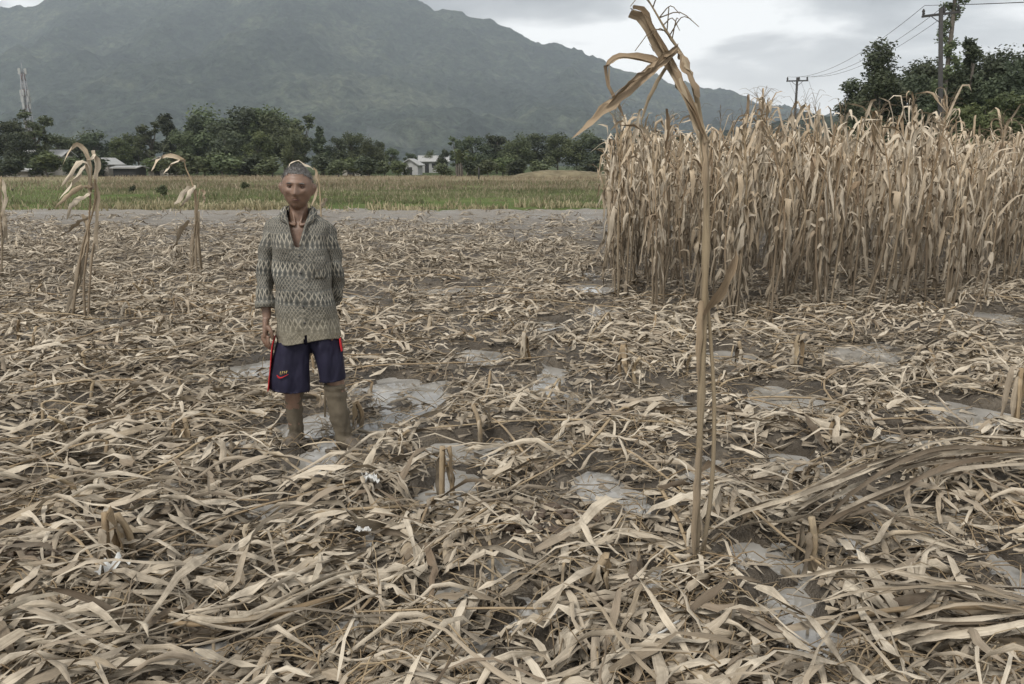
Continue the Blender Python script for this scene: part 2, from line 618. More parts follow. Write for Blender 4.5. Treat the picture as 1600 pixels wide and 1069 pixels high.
def foliage_mat(name, a, b, c):
    m, nd, lk, bs = newmat(name)
    at_ = nd.new('ShaderNodeAttribute')
    at_.attribute_name = 'rnd'
    oi = nd.new('ShaderNodeObjectInfo')
    col = ramp(nd, lk, at_.outputs['Fac'], [(0, a), (.55, b), (1, c)])
    hs = nd.new('ShaderNodeHueSaturation')
    lk.new(col, hs.inputs['Color'])
    lk.new(mth(nd, lk, 'ADD', .72, mth(nd, lk, 'MULTIPLY', oi.outputs['Random'], .6)), hs.inputs['Value'])
    lk.new(mth(nd, lk, 'ADD', .48, mth(nd, lk, 'MULTIPLY', oi.outputs['Random'], .035)), hs.inputs['Hue'])
    lk.new(hs.outputs[0], bs.inputs['Base Color'])
    bs.inputs['Roughness'].default_value = .65
    bs.inputs['Specular IOR Level'].default_value = .25
    tr = nd.new('ShaderNodeBsdfTranslucent')
    lk.new(hs.outputs[0], tr.inputs['Color'])
    mx = nd.new('ShaderNodeMixShader')
    mx.inputs[0].default_value = .22
    lk.new(bs.outputs[0], mx.inputs[1])
    lk.new(tr.outputs[0], mx.inputs[2])
    lk.new(mx.outputs[0], nd['Material Output'].inputs['Surface'])
    return m


M['fol_dark'] = foliage_mat('foliage_dark', (.046, .058, .038), (.072, .088, .052), (.11, .128, .072))
M['fol_mid'] = foliage_mat('foliage_mid', (.062, .076, .042), (.094, .112, .058), (.135, .155, .078))
M['fol_light'] = foliage_mat('foliage_light', (.055, .07, .034), (.095, .115, .05), (.14, .16, .07))
M['grass'] = foliage_mat('grass_blades', (.10, .115, .055), (.16, .17, .085), (.30, .27, .17))
M['dryweed'] = foliage_mat('dry_weeds', (.2, .165, .1), (.31, .26, .17), (.42, .36, .25))
M['bark'] = simple('bark', (.11, .095, .08), .9, .35, 5)
M['pole'] = simple('pole_concrete', (.05, .048, .047), .85, .2, 4)
M['wire'] = simple('wire', (.06, .06, .06), .6)
M['steel'] = simple('steel', (.3, .3, .31), .5)
M['redpaint'] = simple('tower_red', (.22, .15, .14), .6)
M['whitewall'] = simple('white_wall', (.36, .36, .35), .8, .12, 1)
M['greywall'] = simple('grey_wall', (.3, .28, .25), .8, .2, 1)
M['roof_pale'] = simple('roof_pale', (.34, .34, .33), .6, .15, 2)
M['roof_brown'] = simple('roof_tile_brown', (.2, .13, .1), .8, .25, 2)
M['darkopen'] = simple('dark_opening', (.03, .03, .03), .8)
M['clod'] = simple('mud_clod', (.088, .064, .045), .6, .4, 14, .4, .5, 'Object')
M['foam'] = simple('white_foam', (.5, .5, .48), .6, .1, 20, .3, .4)

# ------------------------------------------------------------------ GROUND
def axis(lo, hi, d0, fine_lo, fine_hi, grow):
    a = list(np.arange(fine_lo, fine_hi, d0))
    up, s = [a[-1]], d0
    while up[-1] < hi:
        s *= grow
        up.append(up[-1] + s)
    dn, s = [a[0]], d0
    while dn[-1] > lo:
        s *= grow
        dn.append(dn[-1] - s)
    return np.array(dn[:0:-1] + a + up[1:])


xs = axis(-3380, 3380, .045, -4.5, 5.5, 1.035)
ys = axis(-60, 3330, .035, 1.6, 8.0, 1.022)
X, Y = np.meshgrid(xs, ys)
Z = gh(X, Y)
nx, ny = len(xs), len(ys)
ii, jj = np.meshgrid(np.arange(ny - 1), np.arange(nx - 1), indexing='ij')
Fg = np.stack([ii * nx + jj, ii * nx + jj + 1, (ii + 1) * nx + jj + 1, (ii + 1) * nx + jj], -1).reshape(-1, 4)
ground = link('ground', build_mesh('ground', np.stack([X, Y, Z], -1).reshape(-1, 3), Fg, None, None, M['ground']))
tag(ground, None, None, None, 'structure')

wg = Geo()
wg.add([(-45, -8, 0), (60, -8, 0), (60, 29, 0), (-45, 29, 0)], [(0, 1, 2, 3)])
water = geo_obj('puddle_water', wg, M['water'], smooth=False)
tag(water, None, None, None, 'structure')

# ------------------------------------------------------------------ MOUNTAIN
prof_px = [(-900, 150), (-600, 90), (-350, 40), (-120, 30), (0, 12), (60, 9), (80, -4), (150, -22), (230, -14), (330, -48), (450, -62), (560, -40), (640, -3),
           (700, 13), (750, 26), (800, 46), (830, 62), (880, 71), (930, 90), (960, 106), (1010, 118), (1060, 130), (1100, 139), (1150, 146), (1185, 163),
           (1230, 171), (1290, 181), (1330, 200), (1450, 222), (1700, 240), (2100, 246), (2600, 240)]
YR = 2600.0
pX = np.array([at(a, b, YR)[0] for a, b in prof_px])
pZ = np.array([at(a, b, YR)[2] for a, b in prof_px])
mx_ = np.linspace(-3400, 3400, 560)
my_ = np.linspace(900, 3400, 260)
X, Y = np.meshgrid(mx_, my_)
t = np.clip((Y - 950) / (YR - 950), 0, 1)
xr = X * (YR / np.maximum(Y, 950)) ** .65
H = np.interp(xr, pX, pZ)
spur = 1 - 2 * np.abs(vn(X / 260 + .4 * vn(X / 90, Y / 90, 71), Y / 700, 61)) * 1.0
spur2 = 1 - 2 * np.abs(vn(X / 120, Y / 260, 62))
rough = 70 * (spur - .75) * np.sin(np.pi * np.clip(t, 0, 1)) + 32 * (spur2 - .75) * np.sin(np.pi * np.clip(t, 0.02, 1)) ** .6
small = 26 * fbm(X / 60, Y / 60, 64, 4, .6) * np.clip(t * 5, 0, 1) + 9 * vn(X / 17, Y / 17, 66) * np.clip(t * 5, 0, 1)
back = np.clip((Y - YR) / 1000, 0, 1)
Z = H * (.18 * t + .82 * t ** 1.55) + rough + small
Z = Z * (1 - back) ** 1.2 - 3
nx, ny = len(mx_), len(my_)
ii, jj = np.meshgrid(np.arange(ny - 1), np.arange(nx - 1), indexing='ij')
Fm = np.stack([ii * nx + jj, ii * nx + jj + 1, (ii + 1) * nx + jj + 1, (ii + 1) * nx + jj], -1).reshape(-1, 4)
m, nd, lk, bs = newmat('mountain_forest')
geo = nd.new('ShaderNodeNewGeometry')
n1 = noise_tex(nd, lk, geo.outputs['Position'], .004, 6, .65, .5)
n2 = noise_tex(nd, lk, geo.outputs['Position'], .06, 4, .7)
c = ramp(nd, lk, n1, [(.35, (.02, .026, .022)), (.52, (.035, .044, .034)), (.66, (.07, .078, .055))])
c = mixrgb(nd, lk, .9, c, ramp(nd, lk, n2, [(.32, (.25, .27, .28)), (.5, (1, 1, 1)), (.68, (2.1, 2.1, 1.9))]), 'MULTIPLY')
lk.new(c, bs.inputs['Base Color'])
bs.inputs['Roughness'].default_value = .9
bs.inputs['Specular IOR Level'].default_value = .05
bump(nd, lk, n2, 1.0, 10.0, bs)
mountain = link('mountain', build_mesh('mountain', np.stack([X, Y, Z], -1).reshape(-1, 3), Fm, None, None, m))
tag(mountain, None, None, None, 'structure')

# ------------------------------------------------------------------ haze
hz = Geo()
v, f = box(-3720, 3720, -70, 3700, -6, 760)
hz.add(v, f)
hm = bpy.data.materials.new('haze')
hm.use_nodes = True
hn = hm.node_tree.nodes
hn.remove(hn['Principled BSDF'])
pv = hn.new('ShaderNodeVolumePrincipled')
pv.inputs['Color'].default_value = (.71, .79, .885, 1)
pv.inputs['Density'].default_value = .00020
hm.node_tree.links.new(pv.outputs[0], hn['Material Output'].inputs['Volume'])
haze = geo_obj('haze', hz, hm, smooth=False)
tag(haze, None, None, None, 'stuff')


# ------------------------------------------------------------------ CORN: standing plants
def xf(v, rz, s, p, follow=False, sz=1.0):
    c, k = math.cos(rz), math.sin(rz)
    o = np.empty_like(v)
    o[:, 0] = (v[:, 0] * c - v[:, 1] * k) * s + p[0]
    o[:, 1] = (v[:, 0] * k + v[:, 1] * c) * s + p[1]
    o[:, 2] = v[:, 2] * s * sz + p[2]
    if follow:
        o[:, 2] += gh(o[:, 0], o[:, 1]).clip(0)
    return o


def tassel_geo(top, d, n=7):
    g = Geo()
    top = np.asarray(top)
    L = rng.uniform(.16, .28)
    g.add(*tube(spline([top, top + d * L * .6, top + d * L + np.array([.02, 0, 0])], 5), [.003, .0025, .002, .0018, .0012], 3, cap=False))
    for k in range(n):
        a = rng.random() * 6.3
        o = np.array([math.cos(a), math.sin(a), 0])
        b = top + d * L * rng.uniform(.1, .6)
        l = rng.uniform(.1, .2)
        g.add(*tube(spline([b, b + o * l * .45 + d * l * .6, b + o * l * 1.0 + d * l * .45], 5), [.0022, .002, .0018, .0015, .001], 3, cap=False))
    return g


def standing_proto(n=8, lod=1, h=None, tassel=True, nl=None):
    h = h or rng.uniform(1.62, 1.98)
    lean = rng.normal(0, .06, 2)
    bend = rng.normal(0, .05, 2)
    zz = np.linspace(0, 1, 8 if lod else 5)
    P = np.stack([lean[0] * zz * h + bend[0] * np.sin(zz * 3.1), lean[1] * zz * h + bend[1] * np.sin(zz * 3.1), zz * h], -1)
    P[0, 2] = -.06
    broken = rng.random() < .35
    if broken:                             # top snapped over
        a = rng.random() * 6.3
        q = P[-1] + np.array([math.cos(a) * .12, math.sin(a) * .12, -.02])
        P = np.concatenate([P, [q, q + np.array([math.cos(a) * .14, math.sin(a) * .14, -.22])]])
    rad = np.interp(np.linspace(0, 1, len(P)), [0, .5, 1], [.0125, .010, .005])
    parts = [('stalk', Geo().add(*tube(P, rad, 6 if lod else 4, cap=False)))]
    nl = nl or rng.integers(12, 17)
    a0 = rng.random() * 6.3
    for k in range(nl):
        fz = .36 + .64 * max((k + rng.uniform(-.3, .3)) / nl, 0) ** .75
        fz = min(fz, .99)
        if rng.random() < .1:
            fz = rng.uniform(.1, .36)
        z = fz * h
        p = np.array([np.interp(z, P[:8 if lod else 5, 2], P[:8 if lod else 5, 0]), np.interp(z, P[:8 if lod else 5, 2], P[:8 if lod else 5, 1]), z])
        az = a0 + (k % 2) * math.pi + rng.normal(0, .55)
        up = rng.random()
        L = rng.uniform(.5, .85) * (1 if fz > .3 else .75)
        W = rng.uniform(.026, .06)
        if fz > .75 and up < .45:
            g = leaf(p, az, L * .7, W * .8, R(rng.uniform(50, 75)), R(rng.uniform(-60, 10)), rng.uniform(.3, .6), .3, rng.normal(0, 1.2), n=8 if lod else 6)
        else:
            hi = fz > .6
            L = L * (rng.uniform(.55, .95) if hi else rng.uniform(.45, .85))
            g = leaf(p, az, L, W, R(rng.uniform(45, 84) if hi else rng.uniform(20, 75)), R(rng.uniform(-90, -76)), rng.uniform(.06, .3) if hi else rng.uniform(.0, .08), rng.uniform(.06, .2), rng.normal(0, 1.8),
                     n=9 if lod else 6, fold=rng.uniform(.4, 1.2), ruf=.6, wander=.13, zmin=.02, kink=rng.random() < .4)
        parts.append(('leaf', Geo().add(*g)))
    # sheaths wrapping the stalk, torn open
    if tassel and not broken:
        parts.append(('tassel', tassel_geo(P[-1], nrm(P[-1] - P[-3]), 6 if lod else 4)))
    return parts


MATS_STAND = {'stalk': 'stand_stalk', 'leaf': 'stand', 'tassel': 'tassel'}
MATS_LIT = {'stalk': 'litter_stalk', 'leaf': 'litter', 'stump': 'litter_stalk', 'tassel': 'tassel'}


def make_meshes(parts, mats, name):
    out = []
    for nm, g in parts:
        v, f, uv, r = g.cat()
        out.append((nm, build_mesh(nm, v, f, uv, r, M[mats[nm]])))
    return out


_co = {}


def over_water(me, loc, rz, s):
    if me.name not in _co:
        c = np.empty(len(me.vertices) * 3, np.float32)
        me.vertices.foreach_get('co', c)
        _co[me.name] = c.reshape(-1, 3)[::3]
    c = _co[me.name]
    k, q = math.cos(rz), math.sin(rz)
    return float((pud(loc[0] + (c[:, 0] * k - c[:, 1] * q) * s, loc[1] + (c[:, 0] * q + c[:, 1] * k) * s) > .35).mean())


def place(meshes, name, loc, rz, s, label, cat, group, tilt=(0, 0), wet=False):
    root = bpy.data.objects.new(name, None)
    root.empty_display_size = .1
    COL.objects.link(root)
    root.location = loc
    root.rotation_euler = (tilt[0], tilt[1], rz)
    root.scale = (s, s, s)
    tag(root, label, cat, group)
    for nm, me in meshes:
        if wet and nm == 'leaf' and over_water(me, loc, rz, s) > .05 and rng.random() < .95:
            continue
        o = bpy.data.objects.new(nm, me)
        COL.objects.link(o)
        o.parent = root
    return root


protos_s = [make_meshes(standing_proto(tassel=k % 3 != 0), MATS_STAND, 'corn') for k in range(14)]


def in_stand(x, y):
    """plan outline of the uncut corn"""
    left = 1.14 + (y - 8.7) * .112
    front = np.interp(x, [0, 1.2, 2.4, 3.0, 4.0, 4.9, 5.3, 6.1, 6.6, 8.5], [8.9, 8.6, 7.9, 8.4, 8.0, 8.1, 9.6, 9.9, 8.9, 8.6])
    return (x > left) & (y > front) & (y < 26)


cand = []
th = .32
for rr in np.arange(-30, 60, .74):
    for q in np.arange(-30, 60, .56):
        x = q * math.cos(th) - rr * math.sin(th)
        y = q * math.sin(th) + rr * math.cos(th)
        if y < 7 or y > 27 or x < 0 or x > 20:
            continue
        x += rng.normal(0, .05)
        y += rng.normal(0, .05)
        if in_stand(x, y) and x < y * .70 + .8 and rng.random() < .92:
            for k in range(int(rng.integers(3, 7))):
                cand.append((x + rng.normal(0, .055), y + rng.normal(0, .055)))
gapn = np.array([float(vn(c_[0] * .9, c_[1] * .9, 151)) for c_ in cand])
cand = np.array(cand)
cand = cand[(gapn > -.27) | (cand[:, 1] > 12)]
order = np.argsort(np.hypot(cand[:, 0] * .5, cand[:, 1]) + (cand[:, 0] - 1 - (cand[:, 1] - 8.7) * .112 < .3) * -2.5)
cand = cand[order]
near, rest = cand[:286], cand[286:]
print('standing', len(cand), 'near', len(near), 'max y', near[:, 1].max())


def stand_label(x, y, k):
    px = CX + x / (y * cp) * F_PX * .98
    side = x - (1.05 + (y - 8.7) * .112)
    if side < .35:
        w = 'at the left end of the stand' + (', front corner' if y < 9.6 else ', middle' if y < 11.5 else ', far end')
    elif px < 1180:
        w = 'behind the tall lone stalk'
    elif px < 1300:
        w = 'under the far utility pole'
    elif px < 1420:
        w = 'before the bushy tree'
    elif px < 1520:
        w = 'below the near utility pole'
    else:
        w = 'by the right edge'
    if side >= .35:
        w = ('front row ' if y < 9.3 else 'second rows ' if y < 10.6 else 'deep rows ') + w
    return w


TXT = ['dried corn plant', 'dried corn plant with leaves hanging', 'withered corn plant with bent top', 'withered corn plant with pale drooping leaves']
for k, (x, y) in enumerate(near):
    i = int(rng.integers(len(protos_s)))
    z = max(float(gh(x, y)), 0)
    s = rng.uniform(.80, 1.10) * (1.05 if x > 3.2 and x < 4.3 else 1.0)
    ft = ('tall ' if s > 1.05 else 'short ' if s < .92 else 'dried ') + 'corn plant ' + ('with a thin tassel' if any(n_ == 'tassel' for n_, _ in protos_s[i]) else 'without tassel') + ', '
    place(protos_s[i], 'corn_plant', (x, y, z), rng.random() * 6.3, s, ft + stand_label(x, y, k), 'corn plant', 'dried corn plants standing in the uncut stand',
          (rng.normal(0, .04), rng.normal(0, .04)))

low_s = []
for k in range(10):
    g = Geo()
    for nm, q in standing_proto(lod=0, tassel=k % 2 == 0, nl=10):
        g.add(*q.cat())
    low_s.append(g.cat())
for k, (px_, py_, Yd, sc) in enumerate([(1360, 172, 8.9, 1), (1412, 160, 8.7, 1), (1445, 158, 8.9, 1), (1480, 178, 9.3, 1), (1170, 150, 9.0, 1), (1395, 168, 9.5, 1), (1560, 185, 9.6, 1), (1050, 182, 9.3, 1), (1185, 165, 9.6, 1)]):
    b_ = at(px_, py_, Yd)
    hh = b_[2]
    pr_ = standing_proto(h=hh / 1.04, tassel=False, nl=18)
    top_ = pr_[0][1].v[0][-6:].mean(0)
    for q in range(7):                       # shrivelled curls round the top
        g_ = leaf(top_ - [0, 0, rng.uniform(.02, .35)], rng.random() * 6.3, rng.uniform(.3, .5), rng.uniform(.012, .03), R(rng.uniform(50, 85)), R(rng.uniform(-170, -100)), rng.uniform(.15, .4), .55, rng.normal(0, 1.5), n=12, fold=.6)
        pr_.append(('leaf', Geo().add(*g_)))
    for q in range(2):
        pr_.append(('tassel', tassel_geo(top_ - [0, 0, .03], nrm(np.array([rng.normal(0, .4), rng.normal(0, .3), 1])), 6)))
    place(make_meshes(pr_, MATS_STAND, 'corn'), 'corn_plant', (b_[0], Yd, 0), 0, 1, ['tall corn plant with curled top before the bushy roadside tree', 'tallest curled corn plant left of the near utility pole', 'curled corn plant right below the near utility pole',
          'curled corn plant right of the near utility pole foot', 'tall corn plant left of the far utility pole', 'curled corn plant behind the tallest one', 'curled corn plant close to the right edge', 'corn plant poking up left of the tall lone stalk',
          'corn plant with long tassel just left of the far utility pole'][k], 'corn plant', 'dried corn plants standing in the uncut stand')

G = Geo()
for (x, y) in rest:
    if y > 17 and rng.random() < .4:
        continue
    v, f, uv, r = low_s[int(rng.integers(10))]
    G.add(xf(v, rng.random() * 6.3, rng.uniform(.84, 1.07), (x, y, .03)), f, uv, (r + rng.random()) % 1)
o = geo_obj('corn_stand', G, M['stand'])
tag(o, 'mass of dried corn plants in the deeper rows of the uncut stand', 'corn', None, 'stuff')

# ------------------------------------------------------------------ CORN: flattened plants


def fallen_proto(kind, lod=1):
    n = 14 if lod else 5
    parts = []
    a = rng.normal(0, .3)
    d = np.array([math.cos(a), math.sin(a), 0])
    sd = np.array([-d[1], d[0], 0])
    if kind == 'bent':                     # stump with the stalk snapped over
        h0 = rng.uniform(.06, .22)
        L = rng.uniform(.7, 1.3)
        top = np.array([rng.normal(0, .02), rng.normal(0, .02), h0])
        P = spline([(0, 0, -.05), top * .6, top, top + d * .10 + [0, 0, .01], top + d * L * .5 + [0, 0, -h0 * .55], top + d * L + sd * rng.normal(0, .12) + [0, 0, -h0 + .03]], 12 if lod else 7)
        z0 = 5 if lod else 3
        parts.append(('stalk', Geo().add(*tube(P, np.interp(np.linspace(0, 1, len(P)), [0, 1], [.012, .006]), 6 if lod else 3, cap=False))))
    elif kind == 'flat':
        L = rng.uniform(1.0, 1.7)
        P = spline([(0, 0, .0), d * .25 + [0, 0, rng.uniform(.04, .12)], d * L * .6 + sd * rng.normal(0, .1) + [0, 0, rng.uniform(.04, .1)], d * L + sd * rng.normal(0, .2) + [0, 0, .03]], 12 if lod else 7)
        z0 = 1
        parts.append(('stalk', Geo().add(*tube(P, np.interp(np.linspace(0, 1, len(P)), [0, 1], [.012, .006]), 6 if lod else 3, cap=False))))
    elif kind == 'fan':                    # leaves splayed from one torn whorl
        P = spline([(0, 0, -.03), (0, 0, .05), d * .12 + [0, 0, .08]], 6 if lod else 4)
        z0 = 3 if lod else 2
        parts.append(('stalk', Geo().add(*tube(P, .012, 6 if lod else 3, cap=False))))
    else:                                  # 'tent': short stump with leaves hanging round it
        h0 = rng.uniform(.12, .28)
        P = spline([(0, 0, -.05), (rng.normal(0, .02), rng.normal(0, .02), h0 * .5), (rng.normal(0, .05), rng.normal(0, .05), h0)], 6 if lod else 4)
        z0 = 2
        parts.append(('stump', Geo().add(*tube(P, [.014, .014, .013, .013, .012, .012][:len(P)], 6 if lod else 3))))
    nl = {'bent': 11, 'flat': 11, 'tent': 9, 'fan': 11}[kind] + int(rng.integers(0, 3))
    if not lod:
        nl -= 2
    for k in range(nl):
        i = int(np.clip(z0 + (len(P) - z0) * (k / nl) + rng.normal(0, .5), 1, len(P) - 1))
        p = P[i] + rng.normal(0, .006, 3)
        L = rng.uniform(.22, .68)
        W = rng.choice([rng.uniform(.010, .024), rng.uniform(.024, .048)], p=[.5, .5])
        if kind == 'fan':
            az = a + rng.normal(0, .55)
            e0, e1, tb = R(rng.uniform(0, 45)), R(rng.uniform(-50, -15)), rng.uniform(0, .2)
        elif kind == 'tent':
            az = rng.random() * 6.3
            e0, e1, tb = R(rng.uniform(10, 70)), R(rng.uniform(-85, -50)), rng.uniform(0, .15)
            L *= .8
        else:
            u = rng.random()
            az = a + (rng.normal(0, .5) if u < .55 else rng.choice([-1, 1]) * rng.uniform(.8, 1.9) if u < .9 else math.pi + rng.normal(0, .4))
            e0, e1, tb = R(rng.uniform(-25, 40)), R(rng.uniform(-80, -20)), rng.uniform(0, .25)
        g = leaf(p, az, L, W, e0, e1, tb, rng.uniform(.1, .5), rng.normal(0, 1.3), n=n, zmin=.012, fold=rng.uniform(.5, 1.35), ruf=.75, wander=.27)
        parts.append(('leaf', Geo().add(*g)))
    return parts


kinds = ['bent'] * 9 + ['flat'] * 10 + ['tent'] * 4 + ['fan'] * 7
pf_hi = [(k, make_meshes(fallen_proto(k), MATS_LIT, k)) for k in kinds]


def flat_g(parts):
    g = Geo()
    for nm, q in parts:
        g.add(*q.cat())
    return g.cat()


pf_lo = [(k, flat_g(fallen_proto(k, 0))) for k in kinds * 2]
pf_md = [(k, flat_g(fallen_proto(k, 1))) for k in kinds]

MAN_XY = gp(500, 695)[:2]


def blocked(x, y):
    """keep the litter from growing through the boots and the open puddles"""
    if np.hypot(x - MAN_XY[0] - .02, y - MAN_XY[1] + .05) < .33 or (abs(x - MAN_XY[0] - .1) < .32 and MAN_XY[1] - .62 < y < MAN_XY[1]):
        return True
    return False


pts = []
for rr in np.arange(-40, 60, .36):
    for q in np.arange(-60, 60, .40):
        x = q * math.cos(th) - rr * math.sin(th) + rng.normal(0, .1)
        y = q * math.sin(th) + rr * math.cos(th) + rng.normal(0, .1)
        if y < 1.0 or y > 27 or abs(x) > y * .68 + 1.2:
            continue
        pts.append((x, y))
pts = np.array(pts)
pm = pud(pts[:, 0], pts[:, 1])
clump = fbm(pts[:, 0] * .8, pts[:, 1] * .8, 131, 3)
keep = (rng.random(len(pts)) > pm * .9) & (rng.random(len(pts)) < np.clip(.84 + clump * 1.3, .25, 1)) & ~in_stand(pts[:, 0], pts[:, 1] - 1.0)
keep &= np.array([not blocked(*p) for p in pts])
dens = np.interp(pts[:, 1], [0, 9, 15, 19, 22, 27], [1, 1, 1, .7, .22, .05])
keep &= rng.random(len(pts)) < dens
pts = pts[keep]
# size in view: distance, and whether it lies in the frame
vis = (pts[:, 1] > 1.95) & (np.abs(pts[:, 0]) < pts[:, 1] * .66 + .3)
dd = np.hypot(pts[:, 0], pts[:, 1]) + (~vis) * 100
pts = pts[np.argsort(dd)]
near_f, rest_f = pts[:345], pts[345:]
print('fallen', len(pts), 'near max', np.hypot(near_f[:, 0], near_f[:, 1])[-1])


def aim(x, y, sd):
    """lying direction: mostly with the flood, and off the open water"""
    best, br = 9, 0
    near_ = np.clip((4.6 - y) / 1.5, 0, 1) * .6
    for q in range(5):
        rz = rng.choice([0, math.pi], p=[.35, .65]) + .35 + rng.normal(0, sd)
        if rng.random() < near_ + .12:
            rz = -1.5 + rng.normal(0, .6)
        c, k = math.cos(rz), math.sin(rz)
        t_ = np.array([.2, .45, .7, .95])
        m_ = float(pud(x + c * t_, y + k * t_).sum()) + 4 * sum(blocked(x + c * u, y + k * u) for u in (.3, .6, .9)) + rng.random() * .3
        if m_ < best:
            best, br = m_, rz
    return br, best


LAND = [(500, 700, "the man's muddy boots"), (1090, 900, 'the foot of the tall lone stalk'), (792, 885, 'the bottom centre puddle'),
        (1200, 888, 'the wide puddle by the lone stalk'), (185, 950, 'the crumpled white plastic'), (70, 890, 'the heap of brown clods'),
        (668, 628, "the puddle beside the man's knees"), (1520, 650, 'the right edge puddle'), (1572, 900, 'the dark corner pool'),
        (690, 768, 'the water by the brown stump'), (1240, 632, 'the water before the stand'), (398, 580, "the grey water beside the man's hand"),
        (820, 1040, 'the bottom edge water'), (400, 1040, 'the bottom edge below the man'), (130, 505, 'the drooping stalk'),
        (975, 560, 'the leaf tent'), (1450, 940, 'the long pale leaves at the lower right'), (200, 720, 'the open ground left of the man'),
        (1400, 760, 'the long bent bundle'), (100, 600, 'the left edge of the photo'), (40, 760, 'the left dark hollow'), (760, 640, 'the middle of the field')]
LW = [(gp(a, b)[:2], t) for a, b, t in LAND]
KT = {'bent': ['snapped corn plant', 'bent corn plant'],
      'flat': ['corn plant lying flat', 'fallen corn stalk'],
      'tent': ['corn stump draped with leaves', 'stump under leaf tent'],
      'fan': ['whorl of corn leaves', 'fan of corn leaves']}
used = {}


def fallen_label(kind, x, y, i, rz):
    cx_, sx__ = math.cos(rz), math.sin(rz)
    tip = '' if kind == 'tent' else (', tip leftward,' if cx_ < 0 else ', tip rightward,') if abs(cx_) > abs(sx__) else (', tip away,' if sx__ > 0 else ', tip nearward,')
    ds = sorted((np.hypot(x - p[0], y - p[1]), t, p) for p, t in LW)
    d, t, p = ds[0]
    if d < .3:
        w = 'right beside '
    else:
        dx, dy = x - p[0], y - p[1]
        if abs(dx) > abs(dy):
            w = 'to the right of ' if dx > 0 else 'to the left of '
        else:
            w = 'behind ' if dy > 0 else 'in front of '
        if d > .75:
            w = 'well ' + w if w.startswith(('behind', 'in')) else 'far ' + w
        w = w.replace('well ', '').replace('far ', '') if t.count(' ') > 4 else w
        w = w.replace('to the left of', 'left of').replace('to the right of', 'right of')
    return KT[kind][i % 2] + tip + ' ' + w + t


for (x, y) in near_f:
    kind, ms = pf_hi[int(rng.integers(len(pf_hi)))]
    i = int(rng.integers(2))
    z = max(float(gh(x, y)), -.01)
    rz, bad = aim(x, y, .6)
    if bad > .9 or float(pud(x, y)) > .25:
        continue
    pl_ = place(ms, 'fallen_corn_plant', (x, y, z), rz, rng.uniform(.8, 1.12) * (.66 if y < 2.6 else .84 if y < 3.3 else 1), fallen_label(kind, x, y, i, rz), 'corn plant', 'flattened corn plants on the flooded field', wet=True)
    pl_.scale.z *= .6 if y < 2.8 else .7

G = Geo()
for (x, y) in rest_f:
    d = math.hypot(x, y)
    kind, (v, f, uv, r) = (pf_md if (d < 9.5) else pf_lo)[int(rng.integers(len(kinds)))]
    rz = aim(x, y, .5)[0] if d < 14 else rng.choice([0, math.pi], p=[.35, .65]) + .35 + rng.normal(0, .5)
    G.add(xf(v, rz, rng.uniform(.8, 1.12), (x, y, 0), True, .72), f, uv, (r + rng.random()) % 1)
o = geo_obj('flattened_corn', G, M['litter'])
tag(o, 'countless flattened dry corn plants covering the far part of the muddy field', 'corn litter', None, 'stuff')

# loose torn leaves and shreds between them
protos_l = []
for k in range(40):
    L = rng.uniform(.1, .55)
    protos_l.append(leaf((0, 0, rng.uniform(.01, .07)), 0, L, rng.uniform(.008, .04), R(rng.uniform(-10, 35)), R(rng.uniform(-45, -5)), rng.uniform(0, .5), .4,
                         rng.normal(0, 1.2), n=8, zmin=.008, fold=rng.uniform(.1, 1.1), ruf=.7, wander=.22))
G = Geo()
N = 0
for k in range(27000):
    y = 1.6 + 22 * rng.random() ** 1.5
    x = (rng.random() * 2 - 1) * (y * .68 + .6)
    pq = float(pud(x, y))
    if rng.random() < pq * .95 or rng.random() > .7 + 1.5 * float(fbm(x * 1.2, y * 1.2, 141, 2)) or rng.random() > np.interp(y, [0, 14, 19, 22, 26], [1, 1, .5, .2, .05]) or bool(in_stand(x, y - 3.5)) or blocked(x, y):
        continue
    if y < 5 and rng.random() < .35:
        continue
    v, f, uv = protos_l[int(rng.integers(40))]
    v = xf(v, rng.random() * 6.3 if rng.random() < .4 else .35 + rng.normal(0, .5), rng.uniform(.7, 1.15) * (1.2 if y < 5 else 1), (x, y, 0), True)
    if float(pud(v[::4, 0], v[::4, 1]).max()) > .32 and rng.random() < .96:
        continue
    G.add(v, f, uv, rng.random())
    N += 1
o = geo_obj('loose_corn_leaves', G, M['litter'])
tag(o, 'loose torn dry corn leaves strewn between the flattened plants', 'leaf litter', None, 'stuff')

# crumbs of leaf trodden into the mud
nf = 26000
fy = 1.6 + 15 * rng.random(nf) ** 1.5
fx = (rng.random(nf) * 2 - 1) * (fy * .68 + .4)
ok = (pud(fx, fy) < .3) | (rng.random(nf) < .12)
fx, fy = fx[ok], fy[ok]
nf = len(fx)
fa, fl, fw = rng.random(nf) * 6.3, rng.uniform(.012, .06, nf), rng.uniform(.003, .012, nf)
fz_ = np.maximum(gh(fx, fy), 0) + .006
ca, sa = np.cos(fa), np.sin(fa)
t1, t2 = rng.normal(0, .012, nf), rng.normal(0, .012, nf)
V_ = np.stack([np.stack([fx - ca * fl - sa * fw, fy - sa * fl + ca * fw, fz_ + np.abs(t1)], -1), np.stack([fx - ca * fl + sa * fw, fy - sa * fl - ca * fw, fz_], -1),
               np.stack([fx + ca * fl + sa * fw * .5, fy + sa * fl - ca * fw * .5, fz_ + np.abs(t2)], -1), np.stack([fx + ca * fl - sa * fw, fy + sa * fl + ca * fw, fz_ + .003], -1)], 1).reshape(-1, 3)
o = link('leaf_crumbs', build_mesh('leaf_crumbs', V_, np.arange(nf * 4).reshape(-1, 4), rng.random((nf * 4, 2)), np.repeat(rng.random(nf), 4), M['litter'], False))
tag(o, 'crumbs of dry leaf trodden into the mud between the plants', 'leaf litter', None, 'stuff')

